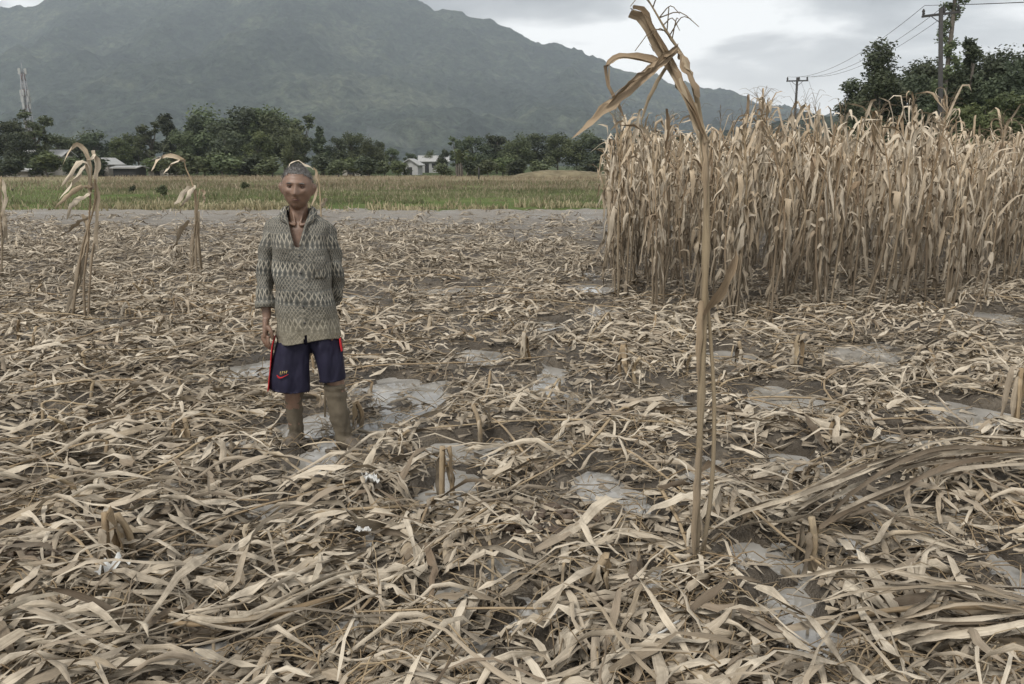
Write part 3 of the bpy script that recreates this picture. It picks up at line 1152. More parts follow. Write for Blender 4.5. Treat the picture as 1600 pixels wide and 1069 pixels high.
# thin roots, fibres and shreds
G = Geo()
for k in range(9000):
    y = 1.7 + 12 * rng.random() ** 1.5
    x = (rng.random() * 2 - 1) * (y * .68 + .4)
    z = max(float(gh(x, y)), 0) + rng.uniform(.0, .07)
    if float(pud(x, y)) > .3 and rng.random() < .8:
        continue
    a = rng.random() * 6.3
    l = rng.uniform(.05, .28)
    d = np.array([math.cos(a), math.sin(a), rng.normal(0, .3)])
    G.add(*tube(spline([(x, y, z), (x + d[0] * l * .5, y + d[1] * l * .5, z + d[2] * l * .5 + .02), (x + d[0] * l, y + d[1] * l, z - .01)], 4), rng.uniform(.0012, .0035), 3, cap=False))
o = geo_obj('stalk_shreds', G, M['litter_stalk'])
tag(o, 'thin stalk shreds and fibres scattered over the mud', 'plant debris', None, 'stuff')


# ------------------------------------------------------------------ custom plants
def pix(pts, Y):
    """pixels (with optional depth offset) to world points near distance Y"""
    return np.array([at(p[0], p[1], Y + (p[2] if len(p) > 2 else 0)) for p in pts])


def rib(pts, W, side, n=14, fold=.4, ruf=.25, prof=None, twist=0.0):
    P = spline(pts, n)
    side = np.broadcast_to(np.asarray(side, float), P.shape).copy()
    T = nrm(np.gradient(P, axis=0))
    side = nrm(side - T * np.sum(side * T, -1, keepdims=True))
    if twist:
        N = np.cross(side, T)
        a = (np.linspace(0, 1, n) * twist)[:, None]
        side = side * np.cos(a) + N * np.sin(a)
    return Geo().add(*ribbon(P, side, W, fold=fold, ruf=ruf, prof=prof))


def sub(root, name, g, mat):
    """add a part given in world coordinates to a root without rotation"""
    v, f, uv, r = g.cat()
    return link(name, build_mesh(name, v - np.array(root.location), f, uv, r, mat), root)


# the tall lone stalk in the right foreground
def multi(root, pts, W, side, n, fold, ruf, prof=None, k=2):
    P = pix(pts, YH)
    sub(root, 'leaf', rib(P, W * .86, side, n, fold * .7, ruf, prof, rng.normal(0, .3)), M['hero_leaf'])
    for q in range(k):
        m_ = int(rng.integers(max(3, len(P) - 2), len(P) + 1))
        P3 = P[:m_] + np.cumsum(rng.normal(0, .0045, (m_, 3)), 0) + rng.normal(0, .004, 3)
        sub(root, 'leaf', rib(P3, W * rng.uniform(.35, .6), np.array(side) + rng.normal(0, .5, 3), n, fold + .3, ruf + .3, prof, rng.normal(0, 1.2)), M['hero_leaf'])


YH = 2.87
base = gp(1086, 905)
hero = empty('tall_corn_stalk', (base[0], base[1], 0))
tag(hero, 'tall lone broken corn stalk in front, ragged leaves at its tip against the sky', 'corn plant')
P = pix([(1085, 915), (1089, 800), (1093, 690), (1098, 560), (1102, 430), (1104, 320), (1101, 230), (1094, 190), (1086, 140), (1068, 90), (1045, 55), (1020, 12), (1005, -12)], YH)
P = spline(P, 34)
P[0, 2] = -.03
rad = np.interp(np.linspace(0, 1, 34), [0, .45, .62, .75, 1], [.0125, .0115, .0095, .005, .002])
rad = rad * (1 + .38 * (np.arange(34) % 5 == 2))
sub(hero, 'stalk', Geo().add(*tube(P, rad, 8, cap=True)), M['hero_stalk'])
P2 = spline(pix([(1096, 880, .03), (1112, 760, .04), (1116, 640, .04), (1111, 540, .03), (1103, 440, .02)], YH), 16)
sub(hero, 'stalk', Geo().add(*tube(P2, np.linspace(.010, .006, 16), 6)), M['hero_stalk'])
SX = (1, 0, 0)
pr = np.interp(np.linspace(0, 1, 16), [0, .15, .5, .85, 1], [.5, .8, 1, .75, .55])
multi(hero, [(1103, 222, -.02), (1088, 185, -.03), (1066, 140, -.03), (1046, 100, -.02), (1022, 62, -.02), (1002, 28, -.03), (984, 20, -.05)], .052, (1, .3, .4), 16, .5, .3, pr, 3)
multi(hero, [(1058, 80, -.02), (1030, 96, -.04), (1002, 90, -.07), (968, 88, -.1), (950, 104, -.12), (956, 140, -.12), (968, 165, -.1), (977, 188, -.09)], .030, (.2, .6, 1), 20, .7, .3, None, 1)
multi(hero, [(1058, 78, -.03), (1030, 100, -.06), (995, 130, -.09), (955, 165, -.12), (925, 190, -.14), (893, 217, -.16)], .042, (.5, .3, .8), 18, .6, .4, None, 2)
multi(hero, [(1056, 74, -.0), (1068, 90, -.03), (1078, 110, -.05), (1086, 132, -.05), (1093, 152, -.04)], .042, (1, .4, .1), 12, .7, .4, np.interp(np.linspace(0, 1, 12), [0, .3, .8, 1], [.5, .9, 1, .5]), 2)
sub(hero, 'leaf', rib(pix([(1048, 95, .02), (1030, 125, .03), (1014, 155, .04), (1000, 195, .05)], YH), .016, (1, 0, .5), 12, .5, .2), M['hero_leaf'])
sub(hero, 'leaf', rib(pix([(1102, 215, -.02), (1104, 255, -.03), (1104, 290, -.03), (1103, 330, -.02)], YH), .030, (1, .2, 0), 12, .8, .3), M['hero_leaf'])
sub(hero, 'leaf', rib(pix([(1099, 492, -.02), (1112, 468, -.04), (1130, 440, -.05), (1145, 410, -.05), (1150, 392, -.05)], YH), .062, (1, .5, .2), 14, .55, .15,
    np.interp(np.linspace(0, 1, 14), [0, .3, .6, 1], [.35, 1, .85, .1])), M['hero_leaf'])
sub(hero, 'leaf', rib(pix([(1098, 470, -.02), (1096, 500, -.03), (1093, 545, -.03), (1092, 600, -.02)], YH), .034, (1, .2, 0), 10, .7, .3), M['hero_leaf'])
sub(hero, 'leaf', rib(pix([(1094, 700, -.02), (1090, 760, -.04), (1086, 830, -.05), (1085, 890, -.04)], YH), .032, (1, .2, 0), 10, .7, .3), M['hero_leaf'])
G = Geo()
for (a, b) in [((1048, 60), (1012, 60)), ((1040, 48), (992, 80)), ((1036, 40), (1062, 48)), ((1050, 62), (1060, 30)), ((1030, 28), (1062, 22)), ((1030, 28), (1092, 42)), ((1020, 12), (1040, -14)), ((1016, 6), (985, 10)),
               ((1012, 0), (1000, -20)), ((1042, 50), (1045, 10)), ((1046, 56), (1080, 30))]:
    p, q = at(a[0], a[1], YH), at(b[0], b[1], YH - .05)
    mid = (p + q) / 2 + np.array([0, -.01, .03])
    G.add(*tube(spline([p, mid, q], 7), np.linspace(.0022, .0012, 7), 4, cap=False))
sub(hero, 'tassel', G, M['tassel'])


def droop_plant(name, label, base_px, Y, stalks, leaves, W=.045, tass=(), thin=1.0):
    b = gp(*base_px) if Y is None else np.array([at(base_px[0], 300, Y)[0], Y, 0])
    Y = b[1]
    root = empty(name, (b[0], b[1], 0))
    tag(root, label, 'corn plant')
    for s in stalks:
        P = spline(pix(s, Y), 12)
        P[0, 2] = min(P[0, 2], .0)
        sub(root, 'stalk', Geo().add(*tube(P, np.linspace(.015, .007, 12) * thin, 6)), M['stand_stalk'])
    for l in leaves:
        W_ = W * rng.uniform(.8, 1.2)
        sub(root, 'leaf', rib(pix(l, Y), W_, (rng.normal(.8, .3), rng.normal(0, .5), rng.normal(.2, .3)), 12, rng.uniform(.2, .7), .4, twist=rng.normal(0, .8)), M['stand'])
    if tass:
        G = Geo()
        for l in tass:
            G.add(*tube(spline(pix(l, Y), 5), .003, 3, cap=False))
        sub(root, 'tassel', G, M['tassel'])
    return root


droop_plant('corn_plant', 'lone dried corn stalk with leaves blown sideways, second from the left edge', (132, 508), None,
            [[(134, 512), (131, 440), (138, 380), (140, 330), (143, 285)], [(112, 500), (122, 430), (130, 380), (148, 320), (148, 280)], [(138, 505), (140, 450), (146, 380)]],
            [[(140, 300), (138, 250, -.05), (122, 226, -.1), (108, 234, -.2), (98, 258, -.25)], [(140, 310), (142, 265, -.1), (125, 250, -.2), (108, 275, -.3), (95, 292, -.3)],
             [(146, 240), (128, 262, -.1), (112, 285, -.2), (92, 312, -.3)], [(144, 290), (130, 290, -.1), (108, 305, -.2), (85, 325, -.3)],
             [(142, 300), (125, 310, -.1), (112, 322, -.2), (104, 345, -.2)], [(140, 340), (122, 350, 0), (108, 362, .1), (90, 370, .1)],
             [(128, 335), (135, 360), (128, 400), (122, 450)], [(150, 285), (152, 320), (150, 360), (154, 400)], [(138, 370), (120, 420), (112, 470), (100, 500)],
             [(130, 400), (122, 440), (108, 480), (106, 505)], [(146, 300), (150, 340), (145, 380), (140, 430)], [(145, 235), (150, 260), (146, 285), (140, 300)]], .06)
droop_plant('corn_plant', 'lone dried corn stalk between the man and the left edge, its tip bent over', (302, 436), None,
            [[(300, 436), (302, 380), (308, 330), (312, 296)], [(308, 434), (306, 390), (308, 340), (306, 296)], [(305, 300), (298, 280), (290, 262), (288, 250)]],
            [[(288, 250), (268, 244, -.05), (248, 248, -.1), (236, 268, -.2)], [(290, 250), (274, 252, -.1), (262, 262, -.15), (255, 272, -.2)], [(304, 290), (298, 300, -.1), (288, 318, -.2), (278, 326, -.2)],
             [(302, 292), (290, 298, -.1), (280, 312, -.2), (272, 320, -.25)], [(314, 296), (318, 310), (316, 325)], [(304, 320), (308, 360), (302, 400), (298, 432)],
             [(296, 345), (284, 360), (276, 380), (270, 390)], [(310, 330), (306, 370), (312, 410), (310, 436)], [(302, 350), (296, 390), (300, 430)]], .075)
droop_plant('corn_plant', 'lone dried corn stalk cut off by the left edge of the photo', (2, 440), None,
            [[(2, 440), (3, 380), (0, 320), (2, 275)], [(-8, 438), (-4, 380), (-4, 300)]],
            [[(2, 280), (8, 310), (4, 340)], [(0, 300), (6, 350), (2, 400)], [(2, 330), (10, 350), (12, 380)], [(-2, 350), (-6, 400), (-10, 430)], [(0, 280), (-12, 300), (-18, 330)]], .07)
droop_plant('corn_plant', "thin broken corn stalk behind the man, one leaf arched over his hair", (500, 640), 4.95,
            [[(508, 655), (506, 520), (503, 400), (501, 320), (497, 275), (490, 262)]],
            [[(490, 264), (478, 258, -.02), (464, 250, -.05), (452, 258, -.08), (446, 274, -.1)], [(490, 262), (494, 280), (491, 305), (484, 330)], [(502, 322), (510, 310), (498, 330)]], .030, thin=.45)

# long leaf bundles lying across the right foreground
def bundle(label, px_lines, W, name='fallen_corn_stalk'):
    b = gp(px_lines[0][0][0], px_lines[0][0][1])
    root = empty(name, (b[0], b[1], 0))
    tag(root, label, 'corn plant')
    for k, l in enumerate(px_lines):
        pts_ = []
        for (px, py, h) in l:
            d = ray(px, py)
            t = (CAM_H - h) / -d[2]
            pts_.append([d[0] * t, d[1] * t, h])
        P = np.array(pts_)
        if k == 0:
            sub(root, 'stalk', Geo().add(*tube(spline(P, 14), np.linspace(.013, .008, 14), 6)), M['litter_stalk'])
        else:
            prf = np.interp(np.linspace(0, 1, 18), [0, .2, .7, 1], [.5, 1, .9, .05])
            for q in range(3):
                P3 = P + np.cumsum(rng.normal(0, .022, P.shape), 0) + rng.normal(0, .03, 3) * [1, 1, .5]
                sub(root, 'leaf', rib(P3, W * rng.uniform(.16, .55), (rng.normal(0, .3), rng.normal(.7, .4), rng.normal(.6, .4)), 18, rng.uniform(.3, 1.0), .5, prf, rng.normal(0, 1.2)), M['litter'])
            continue
            sub(root, 'leaf', rib(P, W * rng.uniform(.7, 1.15), (rng.normal(0, .3), rng.normal(.7, .3), rng.normal(.8, .3)), 18, rng.uniform(.2, .6), .3, prf, rng.normal(0, .7)), M['litter'])
    return root


bundle('long bundle of bent leaves arching from the lone stalk to the right edge',
       [[(1160, 812, .06), (1250, 770, .16), (1380, 725, .24), (1500, 708, .25), (1640, 705, .2)],
        [(1640, 700, .24), (1500, 700, .28), (1380, 722, .27), (1270, 775, .18), (1180, 820, .05)],
        [(1640, 690, .22), (1480, 692, .3), (1360, 730, .28), (1250, 790, .15), (1195, 840, .03)],
        [(1620, 715, .2), (1500, 715, .24), (1400, 740, .24), (1300, 790, .14), (1240, 860, .03)],
        [(1500, 700, .26), (1400, 712, .3), (1300, 745, .25), (1220, 770, .2), (1160, 778, .12), (1110, 815, .03)],
        [(1450, 705, .26), (1340, 740, .26), (1240, 790, .2), (1150, 812, .12), (1105, 850, .02)],
        [(1640, 712, .22), (1560, 720, .2), (1470, 760, .1), (1420, 800, .03)]], .06)
bundle('long pale leaves lying nearly level over the lower right corner',
       [[(1640, 955, .13), (1500, 948, .16), (1380, 955, .12), (1300, 975, .05)],
        [(1640, 940, .2), (1520, 925, .22), (1400, 912, .22), (1310, 915, .2), (1245, 928, .15)],
        [(1640, 955, .18), (1500, 962, .2), (1380, 972, .18), (1290, 985, .1)],
        [(1640, 930, .18), (1540, 922, .22), (1440, 905, .24), (1340, 908, .2), (1260, 935, .1)],
        [(1640, 968, .16), (1540, 975, .17), (1440, 985, .13), (1360, 1000, .05)],
        [(1480, 925, .2), (1420, 950, .16), (1340, 990, .08), (1290, 1030, .02)]], .06)
bundle('fan of long leaves lying toward the lower left corner of the field',
       [[(520, 935, .1), (400, 965, .15), (290, 975, .12), (230, 960, .05)],
        [(240, 958, .1), (320, 975, .16), (420, 960, .17), (520, 920, .14), (600, 905, .05)],
        [(300, 970, .12), (400, 950, .2), (480, 905, .2), (560, 880, .1), (610, 870, .02)],
        [(150, 1060, .05), (200, 1010, .1), (300, 960, .14), (380, 930, .1)],
        [(0, 850, .1), (60, 845, .14), (140, 840, .12), (230, 850, .04)]], .048)


# upright brown stumps the photo shows singly
def stump(label, px, py, h, n=4, W=.05):
    b = gp(px, py)
    root = empty('corn_stump', (b[0], b[1], 0))
    tag(root, label, 'corn stump', 'broken upright corn stumps')
    P = spline([(0, 0, -.05), (rng.normal(0, .01), 0, h * .5), (rng.normal(0, .03), 0, h)], 6)
    link('stump', build_mesh('stump', *Geo().add(*tube(P, .014, 7)).cat(), M['litter_stalk']), root)
    for k in range(n):
        a = rng.random() * 6.3
        g = leaf(P[-1] * [1, 1, rng.uniform(.7, 1)], a, h * rng.uniform(.9, 1.3), W * rng.uniform(.7, 1.1), R(rng.uniform(-30, 60)), R(-84), .0, .12, rng.normal(0, .6), n=9, zmin=.01, fold=.6)
        link('husk', build_mesh('husk', *Geo().add(*g).cat(), M['litter_stalk'] if k % 2 else M['litter']), root)


for a in [('brown upright stump with torn husk in the middle foreground', 690, 790, .30), ('pair of short brown stumps left of the white plastic', 172, 895, .26),
          ('dark stump beside the pair of stumps at the lower left', 205, 880, .22), ("short brown stump right of the man's boot", 562, 668, .17),
          ('stump with a leaf skirt under the long pale leaves', 1265, 895, .24), ('leaf tent with brown core behind the tall lone stalk', 972, 600, .3),
          ('small pointed tent of leaves in front of the corn stand', 1240, 585, .3), ('slim stump with reddish husk in front of the stand', 1155, 575, .22),
          ("broken stump in the field between the man and the stand", 820, 575, .3), ('stump at the right edge above the puddle', 1585, 680, .42),
          ('low stump near the bottom centre right of the puddles', 910, 960, .22), ('brown husked stump left of the man at mid field', 295, 705, .2)]:
    stump(*a)

# brown clods
def clods(cx, cy, rx, ry, n, label):
    G = Geo()
    c = gp(cx, cy)
    for k in range(n):
        a, q = rng.random() * 6.3, math.sqrt(rng.random())
        x = c[0] + math.cos(a) * q * rx
        y = c[1] + math.sin(a) * q * ry
        s = rng.uniform(.010, .030)
        u = np.linspace(0, math.pi, 6)
        P = np.stack([0 * u, 0 * u, -np.cos(u) * s * .75], -1)
        v, f, uv = tube(P, np.maximum(np.sin(u) * s, 1e-4), 7, cap=False)
        v = v * (1 + rng.normal(0, .2, (len(v), 1))) * [1.2, .9, .8]
        v[:7] = v[:7].mean(0)
        v[-7:] = v[-7:].mean(0)
        v = xf(v, rng.random() * 6.3, 1, (x, y, max(float(gh(x, y)), 0)+ .004 + (.06 if n > 100 else .02) * (1 - q) * rng.random() + s * .3))
        G.add(v, f, uv)
    o = geo_obj('mud_clods', G, M['clod'])
    tag(o, label, 'clods', None, 'stuff')


clods(70, 885, .26, .24, 260, 'heap of brown crumbly mud clods near the lower left edge')
clods(860, 835, .30, .22, 60, 'brown clods among leaves in the centre foreground')

# white rubbish
def scrap(px, py, s, label, seed):
    c = gp(px, py)
    n = 9
    g = Geo()
    a, b = np.meshgrid(np.linspace(-1, 1, n), np.linspace(-1, 1, n))
    r = np.random.default_rng(seed)
    z = 1.1 * fbm(a * 2.3 + seed, b * 2.3, seed, 3) + .35
    v = np.stack([a * s * (1 + .3 * vn(a * 2, b * 2, seed)), b * s * .7 * (1 + .3 * vn(a * 2, b * 3, seed + 3)), z * s], -1).reshape(-1, 3)
    ii, jj = np.meshgrid(np.arange(n - 1), np.arange(n - 1), indexing='ij')
    f = np.stack([ii * n + jj, ii * n + jj + 1, (ii + 1) * n + jj + 1, (ii + 1) * n + jj], -1).reshape(-1, 4)
    g.add(v, f)
    o = geo_obj('plastic_scrap', g, M['foam'], loc=(c[0], c[1], max(float(gh(c[0], c[1])), 0) + .09), rz=seed)
    tag(o, label, 'litter')


scrap(185, 950, .05, 'crumpled white plastic lying on leaves near the lower left', 1)
scrap(580, 790, .045, "small white plastic bag in the mud below the man's boots", 2)
scrap(570, 882, .03, 'white rounded scrap lying among leaves left of centre', 3)
Pq = []
for (a, b, h) in [(1005, 990, .1), (1020, 992, .11), (1038, 986, .13), (1052, 975, .12), (1062, 970, .1)]:
    d = ray(a, b)
    t = (CAM_H - h) / -d[2]
    Pq.append([d[0] * t, d[1] * t, h])
o = geo_obj('white_strip', Geo().add(*tube(spline(Pq, 10), .004, 6)), M['foam'])
tag(o, 'curved white plastic strip lying on leaves left of the tall stalk foot', 'litter')
# ------------------------------------------------------------------ THE MAN
def skin_mat(name, col):
    m, nd, lk, bs = newmat(name)
    tc = nd.new('ShaderNodeTexCoord')
    n = noise_tex(nd, lk, tc.outputs['Object'], 22, 4, .6)
    lk.new(ramp(nd, lk, n, [(.3, tuple(c * .8 for c in col)), (.7, tuple(c * 1.15 for c in col))]), bs.inputs['Base Color'])
    bs.inputs['Roughness'].default_value = .5
    bs.inputs['Subsurface Weight'].default_value = .12
    bs.inputs['Subsurface Radius'].default_value = (.012, .005, .003)
    bump(nd, lk, noise_tex(nd, lk, tc.outputs['Object'], 160, 3), .25, .002, bs)
    return m


M['skin'] = skin_mat('skin', (.205, .128, .09))
M['hair'] = simple('grey_hair', (.16, .155, .15), .9, .6, 60, .1, .6)
M['eye'] = simple('eye', (.045, .03, .025), .25, .2)
M['eyewhite'] = simple('eye_white', (.2, .165, .14), .3, .1)
M['lid'] = simple('eyelid_skin', (.11, .06, .042), .6, .15)
M['lip'] = simple('lip', (.13, .072, .058), .5, .2)


def fabric(name, col, rough=.85):
    m, nd, lk, bs = newmat(name)
    tc = nd.new('ShaderNodeTexCoord')
    n = noise_tex(nd, lk, tc.outputs['Object'], 9, 4, .6)
    lk.new(ramp(nd, lk, n, [(.3, tuple(c * .75 for c in col)), (.7, tuple(c * 1.2 for c in col))]), bs.inputs['Base Color'])
    bs.inputs['Roughness'].default_value = rough
    bs.inputs['Specular IOR Level'].default_value = .2
    bump(nd, lk, n, .4, .012, bs)
    return m


M['navy'] = fabric('navy_cloth', (.019, .018, .036), .7)
M['red'] = fabric('red_cloth', (.42, .025, .03), .7)
M['gold'] = fabric('gold_print', (.4, .3, .11))
M['bootmud'] = simple('mud_caked_boot', (.118, .098, .07), .75, .35, 9, .3, .5)
M['sole'] = simple('boot_mud_dark', (.09, .072, .052), .6, .4, 14, .4, .6)

m, nd, lk, bs = newmat('patterned_shirt')
uvn = nd.new('ShaderNodeUVMap')
tc = nd.new('ShaderNodeTexCoord')
su = nd.new('ShaderNodeSeparateXYZ')
lk.new(uvn.outputs[0], su.inputs[0])
wob = noise_tex(nd, lk, tc.outputs['Object'], 95, 3)
wob2 = noise_tex(nd, lk, tc.outputs['Object'], 7, 3)
U = mth(nd, lk, 'ADD', su.outputs['X'], mth(nd, lk, 'MULTIPLY', wob, .008))
Vv = mth(nd, lk, 'ADD', su.outputs['Y'], mth(nd, lk, 'ADD', mth(nd, lk, 'MULTIPLY', wob, .016), mth(nd, lk, 'MULTIPLY', wob2, .02)))


def tri(x, f):
    return mth(nd, lk, 'MULTIPLY', mth(nd, lk, 'PINGPONG', mth(nd, lk, 'MULTIPLY', x, f), .5), 2.0)


# three alternating band kinds: tall diamonds, narrow zigzag, small lozenges
d1 = mth(nd, lk, 'ADD', tri(U, 36), tri(Vv, 13))
diamond = ramp(nd, lk, mth(nd, lk, 'MULTIPLY', d1, .5), [(.26, (.06, .064, .06)), (.36, (.33, .305, .25)), (.48, (.44, .405, .335)), (.56, (.08, .08, .074)), (.68, (.14, .138, .125)), (.8, (.06, .064, .06))])
d2 = mth(nd, lk, 'ADD', tri(U, 58), tri(Vv, 38))
zig = ramp(nd, lk, mth(nd, lk, 'MULTIPLY', d2, .5), [(.3, (.065, .068, .064)), (.5, (.29, .265, .215)), (.68, (.07, .072, .068))])
band = tri(Vv, 6.6)
c = mixrgb(nd, lk, ramp(nd, lk, band, [(.52, (0, 0, 0)), (.6, (1, 1, 1))]), diamond, zig)
rule = tri(Vv, 6.6)
c = mixrgb(nd, lk, ramp(nd, lk, rule, [(.47, (0, 0, 0)), (.50, (.7, .7, .7)), (.55, (.7, .7, .7)), (.58, (0, 0, 0))]), c, (.105, .11, .105))
low = nd.new('ShaderNodeMapRange')
low.inputs['From Min'].default_value = .86
low.inputs['From Max'].default_value = .70
lk.new(su.outputs['Y'], low.inputs['Value'])
c = mixrgb(nd, lk, mth(nd, lk, 'MULTIPLY', low.outputs[0], .5), c, (.27, .235, .16))
fade = noise_tex(nd, lk, tc.outputs['Object'], 5, 4)
c = mixrgb(nd, lk, ramp(nd, lk, fade, [(.35, (.0, .0, .0)), (.75, (.4, .4, .4))]), c, (.19, .18, .155))
lk.new(c, bs.inputs['Base Color'])
bs.inputs['Roughness'].default_value = .9
bs.inputs['Specular IOR Level'].default_value = .15
bump(nd, lk, noise_tex(nd, lk, tc.outputs['Object'], 10, 5, .55), .9, .035, bs)
M['shirt'] = m
M['collar'] = fabric('collar_cloth', (.24, .235, .21))
M['button'] = simple('button', (.05, .05, .05), .4)

mb = gp(500, 702)
MAN_ROT = R(8)
man = empty('person', (mb[0], mb[1], .005), MAN_ROT)
man.rotation_euler = (0, R(3.2), MAN_ROT)      # weight on one leg, leaning a little to that side
tag(man, 'thin man with short grey hair in patterned grey shirt and navy shorts standing in mud', 'person')


def tb(pts, rad, n=12, seg=16, rad2=None):
    P = spline(pts, n)
    tt = np.linspace(0, 1, n)
    rr = np.interp(tt, np.linspace(0, 1, len(rad)), rad)
    r2 = None if rad2 is None else np.interp(tt, np.linspace(0, 1, len(rad2)), rad2)
    return tube(P, rr, seg, r2, cap=True)


# head: a displaced sphere; y = -front
HC = np.array([-.122, -.026, 1.470])
nu, nv = 56, 44
th_ = np.linspace(0.0005, math.pi - .0005, nv)
ph_ = np.linspace(0, 2 * math.pi, nu, endpoint=False)
TH, PH = np.meshgrid(th_, ph_, indexing='ij')
dx, dy, dz = np.sin(TH) * np.sin(PH), -np.sin(TH) * np.cos(PH), np.cos(TH)
hx, hy, hz_ = dx * .0800, dy * .094, dz * .116
frontm = np.clip(-dy, 0, 1)
# narrow the lower face, hollow cheeks, flatten the face
lowf = np.clip(-dz - .05, 0, 1)
hx = hx * (1 - .30 * lowf ** 1.5)
hy = np.where(dy > 0, hy * (1 - .42 * lowf), hy * (1 - .03 * lowf))
hy = np.where(dy < 0, hy * .93, hy)
hx = hx * (1 + .03 * np.clip(dz, 0, 1))


def gb(x0, z0, sx, sz):
    return np.exp(-((hx - x0) / sx) ** 2 - ((hz_ - z0) / sz) ** 2) * (frontm > .15)


hy -= .024 * gb(0, -.024, .013, .016) + .011 * gb(0, -.002, .009, .022)       # nose
hy -= .012 * gb(0, -.031, .021, .009)
hy -= .008 * gb(.026, .028, .022, .008) + .008 * gb(-.026, .028, .022, .008)     # brow
hy += .012 * gb(.029, .009, .016, .012) + .012 * gb(-.029, .009, .016, .012)
hy += .004 * gb(.03, -.010, .012, .003) + .004 * gb(-.03, -.010, .012, .003)
hy += .003 * gb(.026, -.047, .004, .014) + .005 * gb(-.026, -.047, .004, .014)
hy += .0025 * gb(0, .048, .035, .0025) + .0025 * gb(0, .060, .035, .0025)     # sockets
hy -= .009 * gb(.043, -.014, .015, .014) + .009 * gb(-.043, -.014, .015, .014)   # cheekbones
hy += .005 * gb(.040, -.048, .016, .018) + .005 * gb(-.040, -.048, .016, .018)   # hollow cheeks
hy -= .008 * gb(0, -.054, .024, .007) + .007 * gb(0, -.066, .020, .006)          # lips
hy += .004 * gb(0, -.060, .024, .0028)
hy -= .010 * gb(0, -.094, .020, .014)                                            # chin
HV = np.stack([hx, hy, hz_], -1).reshape(-1, 3) + HC
i_, j_ = np.meshgrid(np.arange(nv - 1), np.arange(nu), indexing='ij')
HF = np.stack([i_ * nu + j_, (i_ + 1) * nu + j_, (i_ + 1) * nu + (j_ + 1) % nu, i_ * nu + (j_ + 1) % nu], -1).reshape(-1, 4)

G = Geo()
G.add(HV, HF)
for s in (-1, 1):   # ears
    e0 = HC + [s * .073, .012, -.004]
    G.add(*tb([e0 + [s * .0, -.006, -.030], e0 + [s * .008, 0, -.01], e0 + [s * .013, .004, .012], e0 + [s * .006, .002, .028]], [.008, .012, .015, .009], 9, 12, [.008, .015, .019, .009]))
G.add(*tb([(-.118, .016, 1.26), (-.119, .012, 1.34), (-.121, .004, 1.42)], [.066, .050, .046], 8, 20, [.058, .052, .050]))       # neck
G.add(*tb([(-.075, .01, .74), (-.082, .01, .85), (-.098, .01, 1.02), (-.11, .012, 1.15), (-.115, .015, 1.25), (-.118, .015, 1.295)], [.12, .12, .12, .13, .13, .07], 22, 28, [.085, .085, .090, .095, .080, .055]))
for s in (-1, 1):   # tendons and collar bones
    G.add(*tb([(-.117 + s * .10, -.045, 1.285), (-.117 + s * .05, -.062, 1.284), (-.117 + s * .012, -.060, 1.276)], [.008, .008, .009], 8, 10))
    G.add(*tb([(-.120 + s * .04, .0, 1.39), (-.118 + s * .024, -.035, 1.33), (-.117 + s * .012, -.058, 1.276)], [.007, .006, .006], 8, 10))
ARM = {'near': [(-.255, .01, 1.262), (-.280, .02, 1.15), (-.300, .035, 1.02), (-.298, .015, .90), (-.285, -.025, .755)],
       'far': [(-.02, .012, 1.245), (.025, .03, 1.15), (.062, .05, 1.02), (.075, .10, .92), (.02, .160, .81)]}
for a in ARM.values():
    G.add(*tb(a, [.034, .035, .031, .031, .022], 20, 16))
# hands: palm, four unequal fingers, thumb
def hand(w, d, side, thumb, curl):
    """w wrist, d pointing down the hand, side across the palm to the thumb, thumb direction"""
    w, d, side = np.array(w), nrm(np.array(d, float)), nrm(np.array(side, float))
    nrml = np.cross(side, d)
    G.add(*tb([w - d * .02, w + d * .02, w + d * .055, w + d * .085], [.021, .033, .038, .034], 9, 14, [.018, .017, .016, .013]) if abs(side[0]) > .7 else
          tb([w - d * .02, w + d * .02, w + d * .055, w + d * .085], [.018, .017, .016, .013], 9, 14, [.021, .033, .038, .034]))
    for k, (o, l) in enumerate(((.028, .066), (.010, .076), (-.009, .070), (-.027, .054))):
        b = w + d * .075 + side * o
        m1 = b + d * l * .5 + side * o * .12
        t1 = m1 + (d * math.cos(curl) + nrml * math.sin(curl)) * l * .32
        t2 = t1 + (d * math.cos(curl * 1.9) + nrml * math.sin(curl * 1.9)) * l * .25
        G.add(*tb([b, m1, t1, t2], [.0095, .009, .0082, .0072], 9, 10))
    b = w + d * .022 + side * .024
    G.add(*tb([b, b + side * .018 + d * .025 + nrml * .008, b + side * .022 + d * .052 + nrml * .016, b + side * .019 + d * .070 + nrml * .020], [.013, .0115, .0095, .008], 9, 10))


hand((-.290, -.030, .742), (-.02, -.06, -1), (.6, -.8, 0), None, .35)
hand((.0, .17, .79), (-.6, .1, -.75), (.2, -.9, .1), None, .4)
# legs down to inside the boots
G.add(*tb([(-.145, .01, .80), (-.155, .0, .62), (-.155, -.005, .44), (-.15, .03, .25), (-.14, .05, .08)], [.085, .072, .050, .046, .035], 20, 18))
G.add(*tb([(-.005, .01, .80), (.035, .0, .62), (.078, -.01, .44), (.105, .0, .25), (.13, .0, .08)], [.085, .070, .050, .046, .035], 20, 18))
v, f, uv, r = G.cat()
tmp = link('body_source', build_mesh('body_source', v, f, None, None, None))
rm = tmp.modifiers.new('r', 'REMESH')
rm.mode = 'VOXEL'
rm.voxel_size = .0036
sm = tmp.modifiers.new('s', 'CORRECTIVE_SMOOTH' if False else 'SMOOTH')
sm.factor = .5
sm.iterations = 2
dg = bpy.context.evaluated_depsgraph_get()
bm_ = bpy.data.meshes.new_from_object(tmp.evaluated_get(dg))
bm_.name = 'body'
bm_.materials.clear()
bm_.materials.append(M['skin'])
bm_.polygons.foreach_set('use_smooth', np.ones(len(bm_.polygons), bool))
bpy.data.objects.remove(tmp)
link('body', bm_, man)


